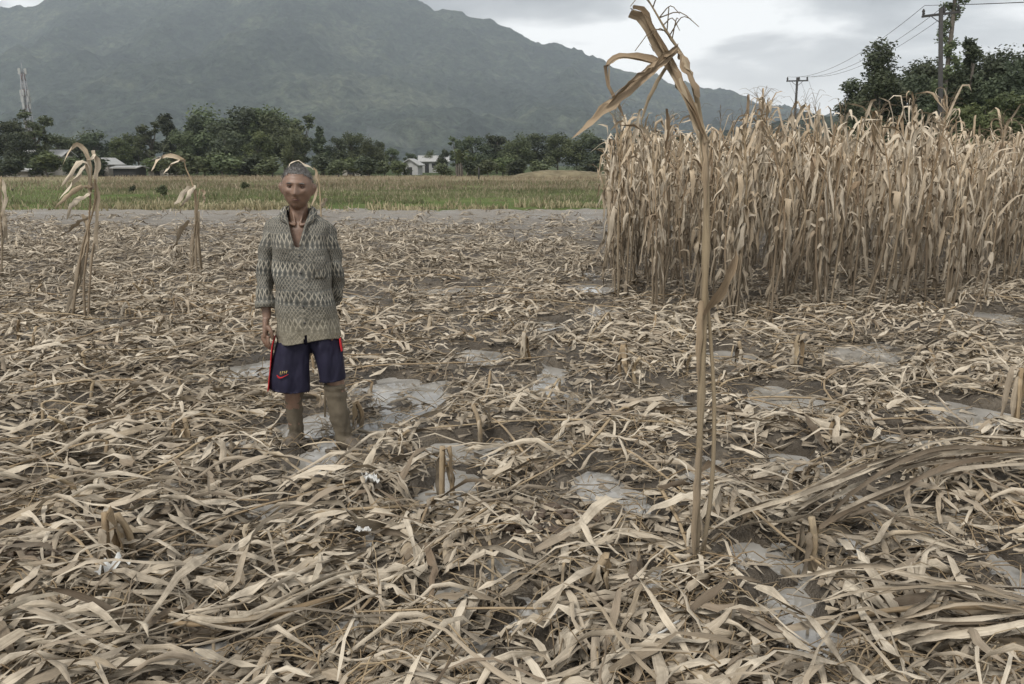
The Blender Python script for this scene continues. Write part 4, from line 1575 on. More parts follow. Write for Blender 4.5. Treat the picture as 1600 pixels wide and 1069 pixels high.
def mp_(name, g, mat, smooth=True):
    return geo_obj(name, g, mat, man, smooth)


# eyes, brows, mouth
for s in (-1, 1):
    c0 = HC + [s * .028, -.0685, .010]
    c0 = HC + [s * .030, -.0690, .009]
    eb = mp_('eye', Geo().add(*tb([c0 + [-.013, .004, 0], c0 + [-.006, 0, 0], c0 + [.006, 0, 0], c0 + [.013, .004, 0]], [.002, .0046, .0046, .002], 9, 10, [.003, .0078, .0078, .003])), M['eyewhite'])
    geo_obj('iris', Geo().add(*tube([c0 + [0, -.0068, 0], c0 + [0, -.0092, 0]], .0050, 12, ref=(0, 0, 1))), M['eye'], eb)
    geo_obj('eyelid', Geo().add(*tb([c0 + [-.015, -.002, .0005], c0 + [-.005, -.0075, .0062], c0 + [.006, -.0075, .0062], c0 + [.016, -.001, .0005]], [.0022, .0042, .0042, .002], 11, 8)), M['lid'], eb)
    geo_obj('eyelid', Geo().add(*tb([c0 + [-.014, -.003, -.001], c0 + [0, -.0085, -.0066], c0 + [.015, -.002, -.001]], [.0014, .002, .0012], 9, 8)), M['lid'], eb)
    c1 = HC + [s * .030, -.083, .024]
    mp_('eyebrow', Geo().add(*tb([c1 + [-s * .015, -.001, -.001], c1 + [0, .0, .003], c1 + [s * .017, .010, -.001]], [.002, .0035, .0015], 7, 6)), M['hair'])
mp_('mouth', Geo().add(*tb([HC + [-.021, -.075, -.0605], HC + [0, -.0875, -.0590], HC + [.021, -.075, -.0605]], [.0014, .0042, .0014], 7, 6)), M['lip'])
# hair: a close cap above the hairline, thin at the temples
mask = (hz_ > .050 + .030 * np.clip((-hy - .02) / .06, 0, 1)) | ((hy > .0) & (hz_ > -.01 - hy * .5)) & (hz_ > -.055)
hr = np.random.default_rng(5)
off = 1 + .022 + hr.normal(0, .008, hx.shape)
HV2 = np.stack([hx * off, hy * off, hz_ * (off - .01)], -1).reshape(-1, 3) + HC
fm_ = mask.reshape(-1)[HF].sum(1) >= 3
g = Geo().add(HV2, HF[fm_])
hv, hf, _, _ = g.cat()
used_ = np.unique(hf)
rem = -np.ones(len(hv), int)
rem[used_] = np.arange(len(used_))
g = Geo().add(hv[used_], rem[hf])
# short bristles all over the cap
for k in used_[::1]:
    for q in range(6):
        n_ = nrm((hv[k] - HC) + hr.normal(0, .02, 3))
        p = hv[k] + hr.normal(0, .0045, 3) - n_ * .003
        sdx = nrm(np.cross(n_, hr.normal(0, 1, 3))) * .0012
        g.add([p - sdx, p + sdx, p + n_ * .0065 + sdx * .3, p + n_ * .0065 - sdx * .3], [(0, 1, 2, 3)])
mp_('hair', g, M['hair'])

# shirt: torso ring grid from hem to neck rim, V opening left out
ncol, nrow = 320, 150
key_z = [.655, .72, .80, .90, 1.00, 1.10, 1.18, 1.235, 1.270, 1.296, 1.322, 1.350]
key_cx = [-.072, -.076, -.083, -.092, -.10, -.107, -.112, -.115, -.116, -.117, -.118, -.119]
key_rx = [.178, .174, .165, .156, .150, .149, .152, .157, .160, .148, .112, .066]
key_ry = [.135, .133, .128, .122, .122, .124, .122, .116, .104, .086, .072, .060]
tr_ = np.linspace(0, 1, nrow)
arc = np.concatenate([[0], np.cumsum(np.hypot(np.diff(key_z), np.diff(key_rx)))])
arc /= arc[-1]
zz = np.interp(tr_, arc, key_z)
cxx, rxx, ryy = [np.interp(tr_, arc, k) for k in (key_cx, key_rx, key_ry)]
ph = np.linspace(0, 2 * math.pi, ncol, endpoint=False)
sx_, sy_ = np.sin(ph), -np.cos(ph)                   # phase 0 = front
sup = 2 / 2.5
Sx = np.sign(sx_) * np.abs(sx_) ** sup
Sy = np.sign(sy_) * np.abs(sy_) ** sup
VX = cxx[:, None] + rxx[:, None] * Sx[None]
VY = .012 + ryy[:, None] * Sy[None]
VZ = np.broadcast_to(zz[:, None], VX.shape).copy()
VZ += np.clip(1 - tr_[:, None] * 5, 0, 1) * (.020 * Sx[None] + .008 * np.sin(ph * 3)[None] - .010 * (Sy[None] < -.3))   # uneven hem
arcl = np.unwrap(ph)[None] * .15
fold_ = .014 * fbm(arcl * 9 + VZ * 2, VZ * 3.2, 31, 3) * np.clip(1.2 - tr_[:, None], .25, 1) * 2.2
fold_ += .010 * vn(arcl * 24, VZ * 3.0, 37) * np.clip(.75 - tr_[:, None], 0, 1)
fold_ += .009 * np.sin((VZ + VX * .55) * 30 + 3 * vn(VX * 6, VZ * 6, 77)) * np.clip(1 - np.abs(VZ - 1.0) / .35, 0, 1)
VX += fold_ * Sx[None]
VY += fold_ * Sy[None]
gap = (.012 + np.clip(VZ - 1.165, 0, .2) * .30)
isV = (VZ > 1.165) & (np.abs(VX + .113) < gap) & (VY < 0) 
isSlit = (VZ < .69) & (np.abs(VX + .068) < .003 + (.69 - VZ) * .10) & (VY < 0)
kill = (isV | isSlit).reshape(-1)
i_, j_ = np.meshgrid(np.arange(nrow - 1), np.arange(ncol), indexing='ij')
SF = np.stack([i_ * ncol + j_, i_ * ncol + (j_ + 1) % ncol, (i_ + 1) * ncol + (j_ + 1) % ncol, (i_ + 1) * ncol + j_], -1).reshape(-1, 4)
SF = SF[kill[SF].sum(1) < 2]
SUV = np.stack([arcl + 0 * VX, VZ], -1).reshape(-1, 2)
shirt = Geo().add(np.stack([VX, VY, VZ], -1).reshape(-1, 3), SF, SUV)
so = mp_('shirt', shirt, M['shirt'])
sol = so.modifiers.new('thickness', 'SOLIDIFY')
sol.thickness = .003
sol.offset = -1


def sleeve(pts, rad, rad2, seed, out):
    P = spline(pts, 40)
    t_ = np.linspace(0, 1, 40)
    rr = np.interp(t_, np.linspace(0, 1, len(rad)), rad)
    r2 = np.interp(t_, np.linspace(0, 1, len(rad2)), rad2)
    v, f, uv = tube(P, rr, 36, r2, cap=False)
    a = np.arctan2(v[:, 1], v[:, 0])
    ctr = np.repeat(P, 36, 0)
    dr = nrm(v - ctr)
    zz_ = v[:, 2]
    w = .007 * np.sin(zz_ * 46 + dr[:, 1] * 2.5 + 2 * vn(zz_ * 9, dr[:, 0] * 2, seed)) + .018 * fbm(zz_ * 10, dr[:, 0] * 2 + dr[:, 1], seed, 3)
    v = v + dr * w[:, None] * .75
    uv = np.stack([uv[:, 0] * .36 + .05, zz_], -1)
    o = mp_('sleeve', Geo().add(v, f, uv), M['shirt'])
    s_ = o.modifiers.new('thickness', 'SOLIDIFY')
    s_.thickness = .003
    cuff_v, cuff_f, cuff_uv = tube(np.stack([P[-3], P[-1] + (P[-1] - P[-2]) * .9]), [rr[-1] * 1.10, rr[-1] * 1.12], 30, [r2[-1] * 1.10, r2[-1] * 1.12], cap=False)
    cuff_uv = np.stack([cuff_uv[:, 0] * .36, cuff_v[:, 2]], -1)
    co = geo_obj('cuff', Geo().add(cuff_v, cuff_f, cuff_uv), M['shirt'], o)
    s_ = co.modifiers.new('thickness', 'SOLIDIFY')
    s_.thickness = .006


sleeve([(-.205, .012, 1.292), (-.246, .012, 1.255), (-.278, .02, 1.15), (-.298, .035, 1.02), (-.302, .022, .92), (-.295, .0, .825)], [.022, .050, .050, .045, .046, .051], [.035, .060, .060, .055, .054, .055], 51, -1)
sleeve([(-.028, .012, 1.292), (.014, .015, 1.255), (.050, .03, 1.15), (.078, .05, 1.02), (.085, .09, .93), (.05, .14, .85)], [.022, .050, .045, .042, .041, .042], [.035, .060, .058, .054, .050, .048], 57, 1)

# collar flaps lying open either side of the V, standing band round the neck
for s in (-1, 1):
    pts_c = np.array([(-.115 + s * .050, .045, 1.374), (-.116 + s * .064, .0, 1.370), (-.116 + s * .060, -.045, 1.346), (-.116 + s * .045, -.082, 1.295), (-.114 + s * .030, -.118, 1.235), (-.113 + s * .014, -.129, 1.175)])
    P = spline(pts_c, 20)
    outw = np.stack([np.full(20, s * 1.0), np.full(20, -.25), np.full(20, -.55)], -1)
    T = nrm(np.gradient(P, axis=0))
    outw = nrm(outw - T * np.sum(outw * T, -1, keepdims=True))
    wd = np.interp(np.linspace(0, 1, 20), [0, .3, .52, .62, 1], [.030, .034, .042, .010, .006])[:, None]
    rows = np.stack([P, P + outw * wd * .5 + [0, -.004, .004], P + outw * wd + [0, -.002, -.004]], 1).reshape(-1, 3)
    i_ = np.arange(19)
    ff = np.concatenate([np.stack([i_ * 3 + k, i_ * 3 + k + 1, i_ * 3 + k + 4, i_ * 3 + k + 3], -1) for k in (0, 1)])
    uvc = np.stack([np.tile([0, .02, .04], 20), np.repeat(np.linspace(1.0, 1.2, 20), 3)], -1)
    o = mp_('collar', Geo().add(rows, ff, uvc), M['shirt'])
    s_ = o.modifiers.new('thickness', 'SOLIDIFY')
    s_.thickness = .004
bandP = [(-.115 + .060 * math.sin(a), .012 - .062 * math.cos(a), 1.352 + .006 * math.cos(a)) for a in np.linspace(math.pi * .35, math.pi * 1.65, 20)]
v, f, uv = ribbon(np.array(bandP), np.array([[0, 0, 1.0]] * 20), .03, fold=0, prof=np.ones(20))
o = mp_('collar_band', Geo().add(v, f, uv), M['collar'])
# placket and buttons
for k, z in enumerate((1.12, 1.03, .94, .85, .76)):
    t_ = np.interp(z, zz, tr_)
    j = int(round(t_ * (nrow - 1)))
    c = np.array([VX[j, 1], VY[j, 0] - .002, VZ[j, 0]])
    mp_('button', Geo().add(*tube([c + [0, .002, 0], c + [0, -.0025, 0]], .0055, 10, ref=(0, 0, 1))), M['button'])
# chest pocket (the man's left breast)
pk = []
for (i0, j0) in ((0, 0),):
    rows_ = [int(np.interp(z, zz, np.arange(nrow))) for z in np.linspace(1.0, 1.12, 8)]
    cols_ = [int(q) for q in np.linspace(23, 48, 10)]
    gv = np.array([[(VX[i, j], VY[i, j] - .004, VZ[i, j]) for j in cols_] for i in rows_]).reshape(-1, 3)
    guv = np.array([[(arcl[0, j] + .013, VZ[i, j] + .03) for j in cols_] for i in rows_]).reshape(-1, 2)
    i_, j_ = np.meshgrid(np.arange(7), np.arange(9), indexing='ij')
    ff = np.stack([i_ * 10 + j_, i_ * 10 + j_ + 1, (i_ + 1) * 10 + j_ + 1, (i_ + 1) * 10 + j_], -1).reshape(-1, 4)
    o = mp_('pocket', Geo().add(gv, ff, guv), M['shirt'])
    s_ = o.modifiers.new('thickness', 'SOLIDIFY')
    s_.thickness = .003
    s_.offset = 1

# shorts: remeshed union of seat and two legs
G = Geo()
G.add(*tb([(-.070, .012, .86), (-.070, .012, .78), (-.068, .012, .70), (-.068, .014, .64)], [.120, .135, .150, .12], 12, 36, [.085, .098, .108, .09]))
G.add(*tb([(-.135, .012, .72), (-.155, .008, .60), (-.166, .0, .46), (-.170, -.002, .352)], [.085, .100, .102, .106], 20, 32, [.085, .100, .102, .105]))
G.add(*tb([(.0, .012, .72), (.028, .005, .62), (.052, .0, .50), (.064, -.005, .412)], [.080, .088, .080, .074], 18, 32, [.085, .098, .095, .09]))
v, f, uv, r = G.cat()
w_ = .012 * fbm(v[:, 0] * 12 + v[:, 1] * 9, v[:, 2] * 5, 91, 3)
tmp = link('shorts_source', build_mesh('shorts_source', v, f, None, None, None))
rm = tmp.modifiers.new('r', 'REMESH')
rm.mode = 'VOXEL'
rm.voxel_size = .006
dg = bpy.context.evaluated_depsgraph_get()
me = bpy.data.meshes.new_from_object(tmp.evaluated_get(dg))
me.name = 'shorts'
me.materials.clear()
me.materials.append(M['navy'])
nvv = len(me.vertices)
co = np.empty(nvv * 3, np.float32)
me.vertices.foreach_get('co', co)
co = co.reshape(-1, 3)
no = np.empty(nvv * 3, np.float32)
me.vertices.foreach_get('normal', no)
no = no.reshape(-1, 3)
d_ = .008 * np.sin(co[:, 0] * 60 + 2 * vn(co[:, 2] * 5, co[:, 1] * 5, 92)) + .018 * fbm(co[:, 0] * 14 + co[:, 1] * 9, co[:, 2] * 6, 91, 3)
co = co + no * (d_ * (np.abs(no[:, 2]) < .7))[:, None]
me.vertices.foreach_set('co', co.ravel().astype(np.float32))
me.polygons.foreach_set('use_smooth', np.ones(len(me.polygons), bool))
me.update()
bpy.data.objects.remove(tmp)
shorts = link('shorts', me, man)


def side_strip(pts, W, off):
    P = spline(pts, 14)
    q = np.stack([P + np.array([0, -W / 2, 0]), P + np.array([off * .3, 0, 0]), P + np.array([0, W / 2, 0])], 1).reshape(-1, 3)
    i = np.arange(13)
    ff = np.concatenate([np.stack([i * 3 + k, i * 3 + k + 1, i * 3 + k + 4, i * 3 + k + 3], -1) for k in (0, 1)])
    g = Geo().add(q, ff)
    o = geo_obj('side_stripe', g, M['red'], shorts)
    s_ = o.modifiers.new('thickness', 'SOLIDIFY')
    s_.thickness = .006
    s_.offset = 0


side_strip([(-.242, -.030, .66), (-.255, -.034, .60), (-.263, -.038, .50), (-.270, -.045, .42), (-.276, -.048, .356)], .055, -.012)
side_strip([(.108, -.030, .66), (.112, -.035, .63), (.120, -.038, .59)], .05, .012)
# small print on the right leg of the shorts: red tick with gold lettering strokes above it
yy = -.112
tick = spline([(-.222, yy, .462), (-.210, yy - .002, .448), (-.195, yy - .003, .449), (-.160, yy - .002, .468)], 12)
geo_obj('print_mark', Geo().add(*tube(tick, np.interp(np.linspace(0, 1, 12), [0, .3, 1], [.002, .006, .001]), 6, np.full(12, .003))), M['red'], shorts)
g = Geo()
for k in range(4):
    x0 = -.204 + k * .0105
    z0 = .466 + k * .0012
    g.add(*tube([(x0, yy - .003, z0), (x0 + .003, yy - .003, z0 + .017)], .0022, 4, ref=(0, -1, 0)))
    g.add(*tube([(x0, yy - .003, z0 + (.002, .015, .009, .015)[k]), (x0 + .008, yy - .003, z0 + (.002, .016, .010, .016)[k])], .002, 4, ref=(0, -1, 0)))
geo_obj('print_lettering', g, M['gold'], shorts)

# boots caked with mud
def boot(leg, toe, r0, lab):
    P = spline(leg, 24)
    v, f, uv = tube(P, np.interp(np.linspace(0, 1, 24), np.linspace(0, 1, len(r0)), r0), 28, cap=True)
    dr = nrm(v - np.concatenate([P[:1], P, P[-1:]]).repeat(28, 0))
    v = v + dr * (.007 * fbm(v[:, 2] * 22, dr[:, 0] * 2 + dr[:, 1] * 1.5, 13, 3) * 2 + .003 * np.sin(v[:, 2] * 120))[:, None]
    g = Geo().add(v, f, uv)
    o = mp_('boot', g, M['bootmud'])
    a = np.array(leg[-1])
    toe = np.array(toe)
    fv, ff, fu = tb([a + (a - toe) * .28 * [1, 1, 0] + [0, 0, .0], a + [0, 0, .005], a * .5 + toe * .5 + [0, 0, .006], toe], [.034, .048, .046, .026], 14, 20, [.034, .046, .036, .022])
    fv = fv * (1 + .0) + np.stack([.014 * vn(fv[:, 0] * 40, fv[:, 2] * 40, 3), .014 * vn(fv[:, 1] * 40, fv[:, 2] * 40, 8), .010 * vn(fv[:, 0] * 45, fv[:, 1] * 45, 6)], -1)
    geo_obj('foot', Geo().add(fv, ff, fu), M['sole'], o)


boot([(-.153, .005, .42), (-.150, .022, .34), (-.146, .035, .22), (-.142, .045, .10), (-.145, .045, .035)], (-.165, -.08, .03), [.047, .049, .047, .042, .046], 'l')
boot([(.078, -.010, .395), (.085, -.004, .33), (.108, .002, .20), (.128, .0, .09), (.135, .0, .035)], (.215, -.085, .035), [.054, .058, .056, .051, .053], 'r')
# mud pushed up round the feet
G = Geo()
for k in range(120):
    a, q = rng.random() * 6.3, rng.uniform(.5, 1)
    bx, by = [(-.145, .02), (.16, -.03)][k % 2]
    x, y = bx + math.cos(a) * .11 * q, by + math.sin(a) * .09 * q
    cr_, sr_ = math.cos(MAN_ROT), math.sin(MAN_ROT)
    wx_, wy_ = mb[0] + x * cr_ - y * sr_, mb[1] + x * sr_ + y * cr_
    s = rng.uniform(.010, .028)
    u = np.linspace(0, math.pi, 5)
    P = np.stack([0 * u, 0 * u, -np.cos(u) * s * .5], -1)
    v, f, uv = tube(P, np.maximum(np.sin(u) * s, 1e-4), 6, cap=False)
    v = v * (1 + rng.normal(0, .15, (len(v), 1)))
    G.add(xf(v, 0, 1, (wx_, wy_, max(float(gh(wx_, wy_)), 0) + s * .2)), f, uv)
o = geo_obj('mud_lumps', G, M['sole'])
tag(o, "lumps of wet mud pushed up around the man's boots", 'mud', None, 'stuff')

# ------------------------------------------------------------------ TREES
def crown_geo(blobs, n, size, flat=.0, seed=0):
    g_v, g_f, g_r = [], [], []
    q = np.random.default_rng(seed)
    vols = np.array([b[3] * b[4] * b[5] for b in blobs]) ** (2 / 3)
    cnt = np.maximum((n * vols / vols.sum()).astype(int), 8)
    k0 = 0
    for b, c in zip(blobs, cnt):
        d = nrm(q.normal(0, 1, (c, 3)))
        rr = q.random(c) ** .38
        rr *= 1 + .22 * np.sin(d[:, 0] * 5 + b[0]) * np.sin(d[:, 2] * 6 + b[1]) + .15 * q.normal(0, 1, c)
        p = np.array(b[:3]) + d * rr[:, None] * np.array(b[3:6])
        s = size * q.uniform(.5, 1.4, c)
        a = nrm(q.normal(0, 1, (c, 3)) * [1, 1, .5])
        bb = nrm(np.cross(a, nrm(d + q.normal(0, .6, (c, 3)))))
        w = (s * .35)[:, None]
        l = (s * .75)[:, None]
        v = np.stack([p - a * l, p - bb * w, p + a * l, p + bb * w], 1).reshape(-1, 3)
        g_v.append(v)
        g_f.append(np.arange(c * 4).reshape(-1, 4) + k0)
        tone = np.clip(.5 + q.normal(0, .2) + q.normal(0, .16, c), 0, 1)
        g_r.append(np.repeat(tone, 4))
        k0 += c * 4
    return np.concatenate(g_v), np.concatenate(g_f), np.zeros((k0, 2)), np.concatenate(g_r)


def tree_proto(kind, h, w, n, size, seed):
    """returns [(part, mesh)], trunk with limbs reaching into the crown blobs"""
    q = np.random.default_rng(seed)
    blobs = []
    tk = Geo()
    if kind == 'round':
        z0 = .18 * h
        for k in range(15):
            a = q.random() * 6.3
            t_ = q.random()
            zc = z0 + (h - z0) * (.15 + .75 * t_)
            rmax = w * .5 * math.sin(math.pi * (.25 + .62 * t_)) ** .7
            rr = rmax * q.uniform(.3, .78)
            br = w * q.uniform(.13, .24)
            blobs.append((math.cos(a) * rr, math.sin(a) * rr, zc, br, br, br * q.uniform(.55, .85)))
    elif kind == 'tall':
        for k in range(13):
            t_ = (k + q.random()) / 13
            a = q.random() * 6.3
            rr = w * .30 * (1 - t_ * .6) * q.uniform(.3, 1)
            br = w * q.uniform(.16, .27) * (1 - .45 * t_)
            blobs.append((math.cos(a) * rr, math.sin(a) * rr, h * (.2 + .76 * t_), br, br, br * 1.0))
    elif kind == 'sparse':
        for k in range(20):
            t_ = (k + q.random()) / 20
            a = q.random() * 6.3
            rr = w * .42 * q.uniform(.3, 1) * (1 - .4 * t_)
            br = w * q.uniform(.08, .15)
            blobs.append((math.cos(a) * rr, math.sin(a) * rr, h * (.22 + .76 * t_), br, br, br * .7))
    else:  # bush
        for k in range(9):
            a = q.random() * 6.3
            rr = w * .33 * q.random()
            br = w * q.uniform(.15, .25)
            blobs.append((math.cos(a) * rr, math.sin(a) * rr, h * q.uniform(.25, .8), br, br, min(br, h * .3)))
    lean = q.normal(0, .03, 2) * h
    top = h * (.8 if kind != 'bush' else .4)
    P = spline([(0, 0, -.2), (lean[0] * .3, lean[1] * .3, top * .35), (lean[0], lean[1], top)], 8)
    tk.add(*tube(P, np.linspace(h * .022 + .05, h * .006 + .01, 8), 7, cap=False))
    for b in blobs:
        zs = max(.12 * h, b[2] * .55)
        s0 = np.array([np.interp(zs, P[:, 2], P[:, 0]), np.interp(zs, P[:, 2], P[:, 1]), zs])
        e_ = np.array(b[:3])
        tk.add(*tube(spline([s0, s0 * .45 + e_ * .55 + [0, 0, -.05 * h], e_], 5), np.linspace(h * .010 + .015, .012, 5), 4, cap=False))
    return blobs, tk, n, size, seed


TP = {}


def get_tree(key, kind, h, w, n, size, seed, mat):
    if key not in TP:
        blobs, tk, n, size, seed = tree_proto(kind, h, w, n, size, seed)
        v, f, uv, r = crown_geo(blobs, n, size, seed=seed)
        TP[key] = [('trunk', build_mesh('trunk', *tk.cat(), M['bark'])), ('crown', build_mesh('crown', v, f, uv, r, M[mat], False))]
    return TP[key]


def put_tree(ms, name, px, top_py, Y, h0, label, group, cat='tree', sxy=1.0):
    """scale a prototype so that its top stands at the photographed height"""
    p = at(px, top_py, Y)
    s = max((p[2] - 0) / h0, .05)
    root = bpy.data.objects.new(name, None)
    COL.objects.link(root)
    root.location = (p[0], Y, 0.04)
    root.scale = (s * sxy, s * sxy, s)
    root.rotation_euler = (0, 0, rng.random() * 6.3)
    tag(root, label, cat, group)
    for nm, me in ms:
        o = bpy.data.objects.new(nm, me)
        COL.objects.link(o)
        o.parent = root
    return root


def T(k):
    return {
        'rd': lambda: get_tree('rd', 'round', 11, 10, 5200, .42, 21, 'fol_dark'),
        'rd2': lambda: get_tree('rd2', 'round', 11, 11, 5200, .42, 25, 'fol_dark'),
        'rm': lambda: get_tree('rm', 'round', 11, 10, 5200, .42, 22, 'fol_mid'),
        'rm2': lambda: get_tree('rm2', 'round', 11, 12, 5600, .42, 26, 'fol_mid'),
        'rl': lambda: get_tree('rl', 'round', 11, 9, 4600, .40, 23, 'fol_light'),
        'td': lambda: get_tree('td', 'tall', 11, 6, 3400, .42, 24, 'fol_dark'),
        'tm': lambda: get_tree('tm', 'tall', 11, 7, 3400, .42, 28, 'fol_mid'),
        'sp': lambda: get_tree('sp', 'sparse', 11, 8, 2200, .42, 27, 'fol_mid'),
        'bu': lambda: get_tree('bu', 'bush', 3, 4, 1300, .30, 29, 'fol_mid'),
        'bl': lambda: get_tree('bl', 'bush', 3, 4, 1300, .30, 30, 'fol_light'),
        'bd': lambda: get_tree('bd', 'bush', 3, 4, 1300, .30, 31, 'fol_dark'),
    }[k]()


TREES = [  # px, top, Y, kind, width factor, label
    (-60, 190, 130, 'rd', 1.2, 'dark tree partly beyond the left edge of the tree line'),
    (6, 184, 126, 'rd', 1.1, 'dark round tree at the left edge below the lattice tower'),
    (52, 174, 122, 'sp', 1.1, 'open crowned tree standing right of the lattice tower'),
    (28, 205, 118, 'rd2', 1.0, 'low dark tree in front of the lattice tower foot'),
    (88, 212, 140, 'rm', 1.1, 'small green tree between the tower and the pale sheds'),
    (120, 206, 150, 'rm2', 1.1, 'broad green tree behind the first pale shed roof'),
    (150, 204, 145, 'rd', 1.0, 'dark tree above the white gabled shed'),
    (182, 214, 138, 'rl', 1.0, 'light green tree behind the flat roofed shed'),
    (212, 208, 150, 'rm', 1.0, 'mid green tree right of the flat roofed shed'),
    (232, 190, 145, 'sp', 1.0, 'feathery light tree with open crown beside the dark pointed pair'),
    (262, 174, 140, 'td', 1.1, 'first of two dark pointed trees left of the big round trees'),
    (300, 176, 142, 'td', 1.1, 'second of two dark pointed trees left of the big round trees'),
    (282, 205, 128, 'rm', .9, 'green tree in front of the two dark pointed trees'),
    (338, 170, 145, 'rm2', 1.1, 'tall round green tree, leftmost of the big clump behind the man'),
    (375, 166, 140, 'rd2', 1.1, 'tallest dark round tree of the big clump'),
    (415, 170, 142, 'rm', 1.1, 'round green tree in the middle of the big clump'),
    (350, 200, 126, 'rd', 1.0, 'lower dark tree in front of the big clump'),
    (400, 205, 122, 'rl', 1.0, 'light green tree at the foot of the big clump'),
    (440, 178, 138, 'rm2', .9, 'green tree above and left of the man\'s head'),
    (470, 180, 150, 'sp', 1.1, 'greyish open tree directly behind the man\'s head'),
    (455, 212, 120, 'rm', .9, 'bushy tree just behind the man\'s head'),
    (499, 194, 132, 'td', .9, 'narrow very dark tree right of the man\'s head'),
    (525, 212, 135, 'rd', .8, 'dark tree second right of the man\'s head'),
    (550, 208, 145, 'rm', .8, 'green tree between the dark narrow tree and the smoke'),
    (578, 216, 135, 'rm2', .8, 'broad low tree left of the small dark ball tree'),
    (590, 218, 150, 'rd', .6, 'small dark ball shaped tree poking above the line near the smoke'),
    (612, 232, 160, 'rm', .9, 'low tree left under the smoke plume'),
    (640, 238, 170, 'rd', .9, 'low dark tree behind the white house gable'),
    (668, 236, 165, 'rm2', .8, 'low green tree behind the white long house'),
    (692, 232, 150, 'rd', .7, 'dark tree left of the banana clump'),
    (712, 214, 150, 'sp', 1.0, 'brownish open tree over the banana clump'),
    (742, 212, 138, 'rd2', 1.0, 'first dark umbrella shaped tree right of the banana clump'),
    (776, 208, 145, 'rd', 1.1, 'second umbrella shaped tree right of the banana clump'),
    (808, 212, 135, 'rm2', 1.0, 'green tree in the middle of the right hand tree belt'),
    (842, 208, 142, 'rd2', 1.1, 'dark wide tree above the left end of the earth bank'),
    (872, 210, 135, 'rm', 1.0, 'green tree above the middle of the earth bank'),
    (902, 207, 142, 'rm2', 1.0, 'broad tree above the right end of the earth bank'),
    (935, 210, 138, 'rd', 1.1, 'dark tree at the left end of the corn stand'),
    (970, 206, 142, 'rd2', 1.1, 'dark tree just behind the left end of the corn stand'),
    (1010, 205, 145, 'rm', 1.1, 'green tree behind the corn stand left of the tall stalk'),
    (1060, 208, 145, 'rd', 1.1, 'dark tree behind the corn stand near the tall stalk'),
]
for (px, top, Y, k, sx, lab) in TREES:
    put_tree(T(k), 'tree', px, top, Y, 11.2, lab, 'trees of the far tree line', sxy=sx)
SHR = [(20, 246, 'bd'), (58, 250, 'bu'), (70, 240, 'bl'), (110, 246, 'bu'), (150, 244, 'bd'), (240, 248, 'bl'), (262, 244, 'bd'), (290, 240, 'bu'), (318, 246, 'bl'), (345, 242, 'bu'), (372, 246, 'bl'), (398, 244, 'bd'),
       (424, 246, 'bu'), (505, 244, 'bd'), (528, 250, 'bu'), (552, 248, 'bl'), (575, 246, 'bd'), (600, 252, 'bu'), (622, 254, 'bl'), (690, 256, 'bu'), (735, 252, 'bd'), (762, 250, 'bu'), (786, 248, 'bl'),
       (812, 250, 'bd'), (838, 252, 'bu'), (930, 246, 'bd'), (960, 250, 'bu')]
SREF = [(33, 'the lattice tower'), (92, 'the long pale roof'), (167, 'the gabled shed'), (205, 'the flat roofed shed'), (265, 'the grey house'), (300, 'the two dark pointed trees'), (375, 'the big clump of trees'),
        (465, "the man's head"), (530, 'the dark tree right of the man'), (590, 'the small dark ball tree'), (645, 'the white gabled house'), (715, 'the banana clump'), (780, 'the umbrella shaped trees'), (870, 'the earth bank'), (945, 'the end of the corn stand')]
for i, (px, top, k) in enumerate(SHR):
    d, t_, _ = min((abs(px - a), b, a) for a, b in SREF)
    a = [a for a, b in SREF if b == t_][0]
    lab = {'bd': 'dark', 'bu': 'mid green', 'bl': 'light green'}[k] + ' bush along the field edge ' + ('left of ' if px < a else 'right of ') + t_
    put_tree(T(k), 'bush', px, top, 104 + (i * 7) % 12, 3.0, lab, 'bushes along the far field edge', 'bush', 1.5)
for i, (px, top, s) in enumerate([(255, 290, 1), (207, 291, .7), (381, 285, .9), (256, 298, .6), (670, 300, .8), (868, 293, .8), (810, 299, .6), (20, 300, 1.2), (1000, 292, .7), (185, 300, .7)]):
    Y = 40 + (i * 5) % 13
    nm = ['left of the second lone stalk', 'between the two lone stalks', 'left of the man at head height', 'below the bush left of the second lone stalk', 'in the grass below the white house', 'in the grass under the earth bank',
          'left of the tuft under the earth bank', 'at the left edge of the grass strip', 'near the end of the corn stand', 'beside the first lone stalk'][i]
    put_tree(T('bd' if i % 2 else 'bu'), 'low_shrub', px, top, Y, 3.0, 'small dark green shrub ' + nm, 'small shrubs in the green strip', 'shrub', .9)

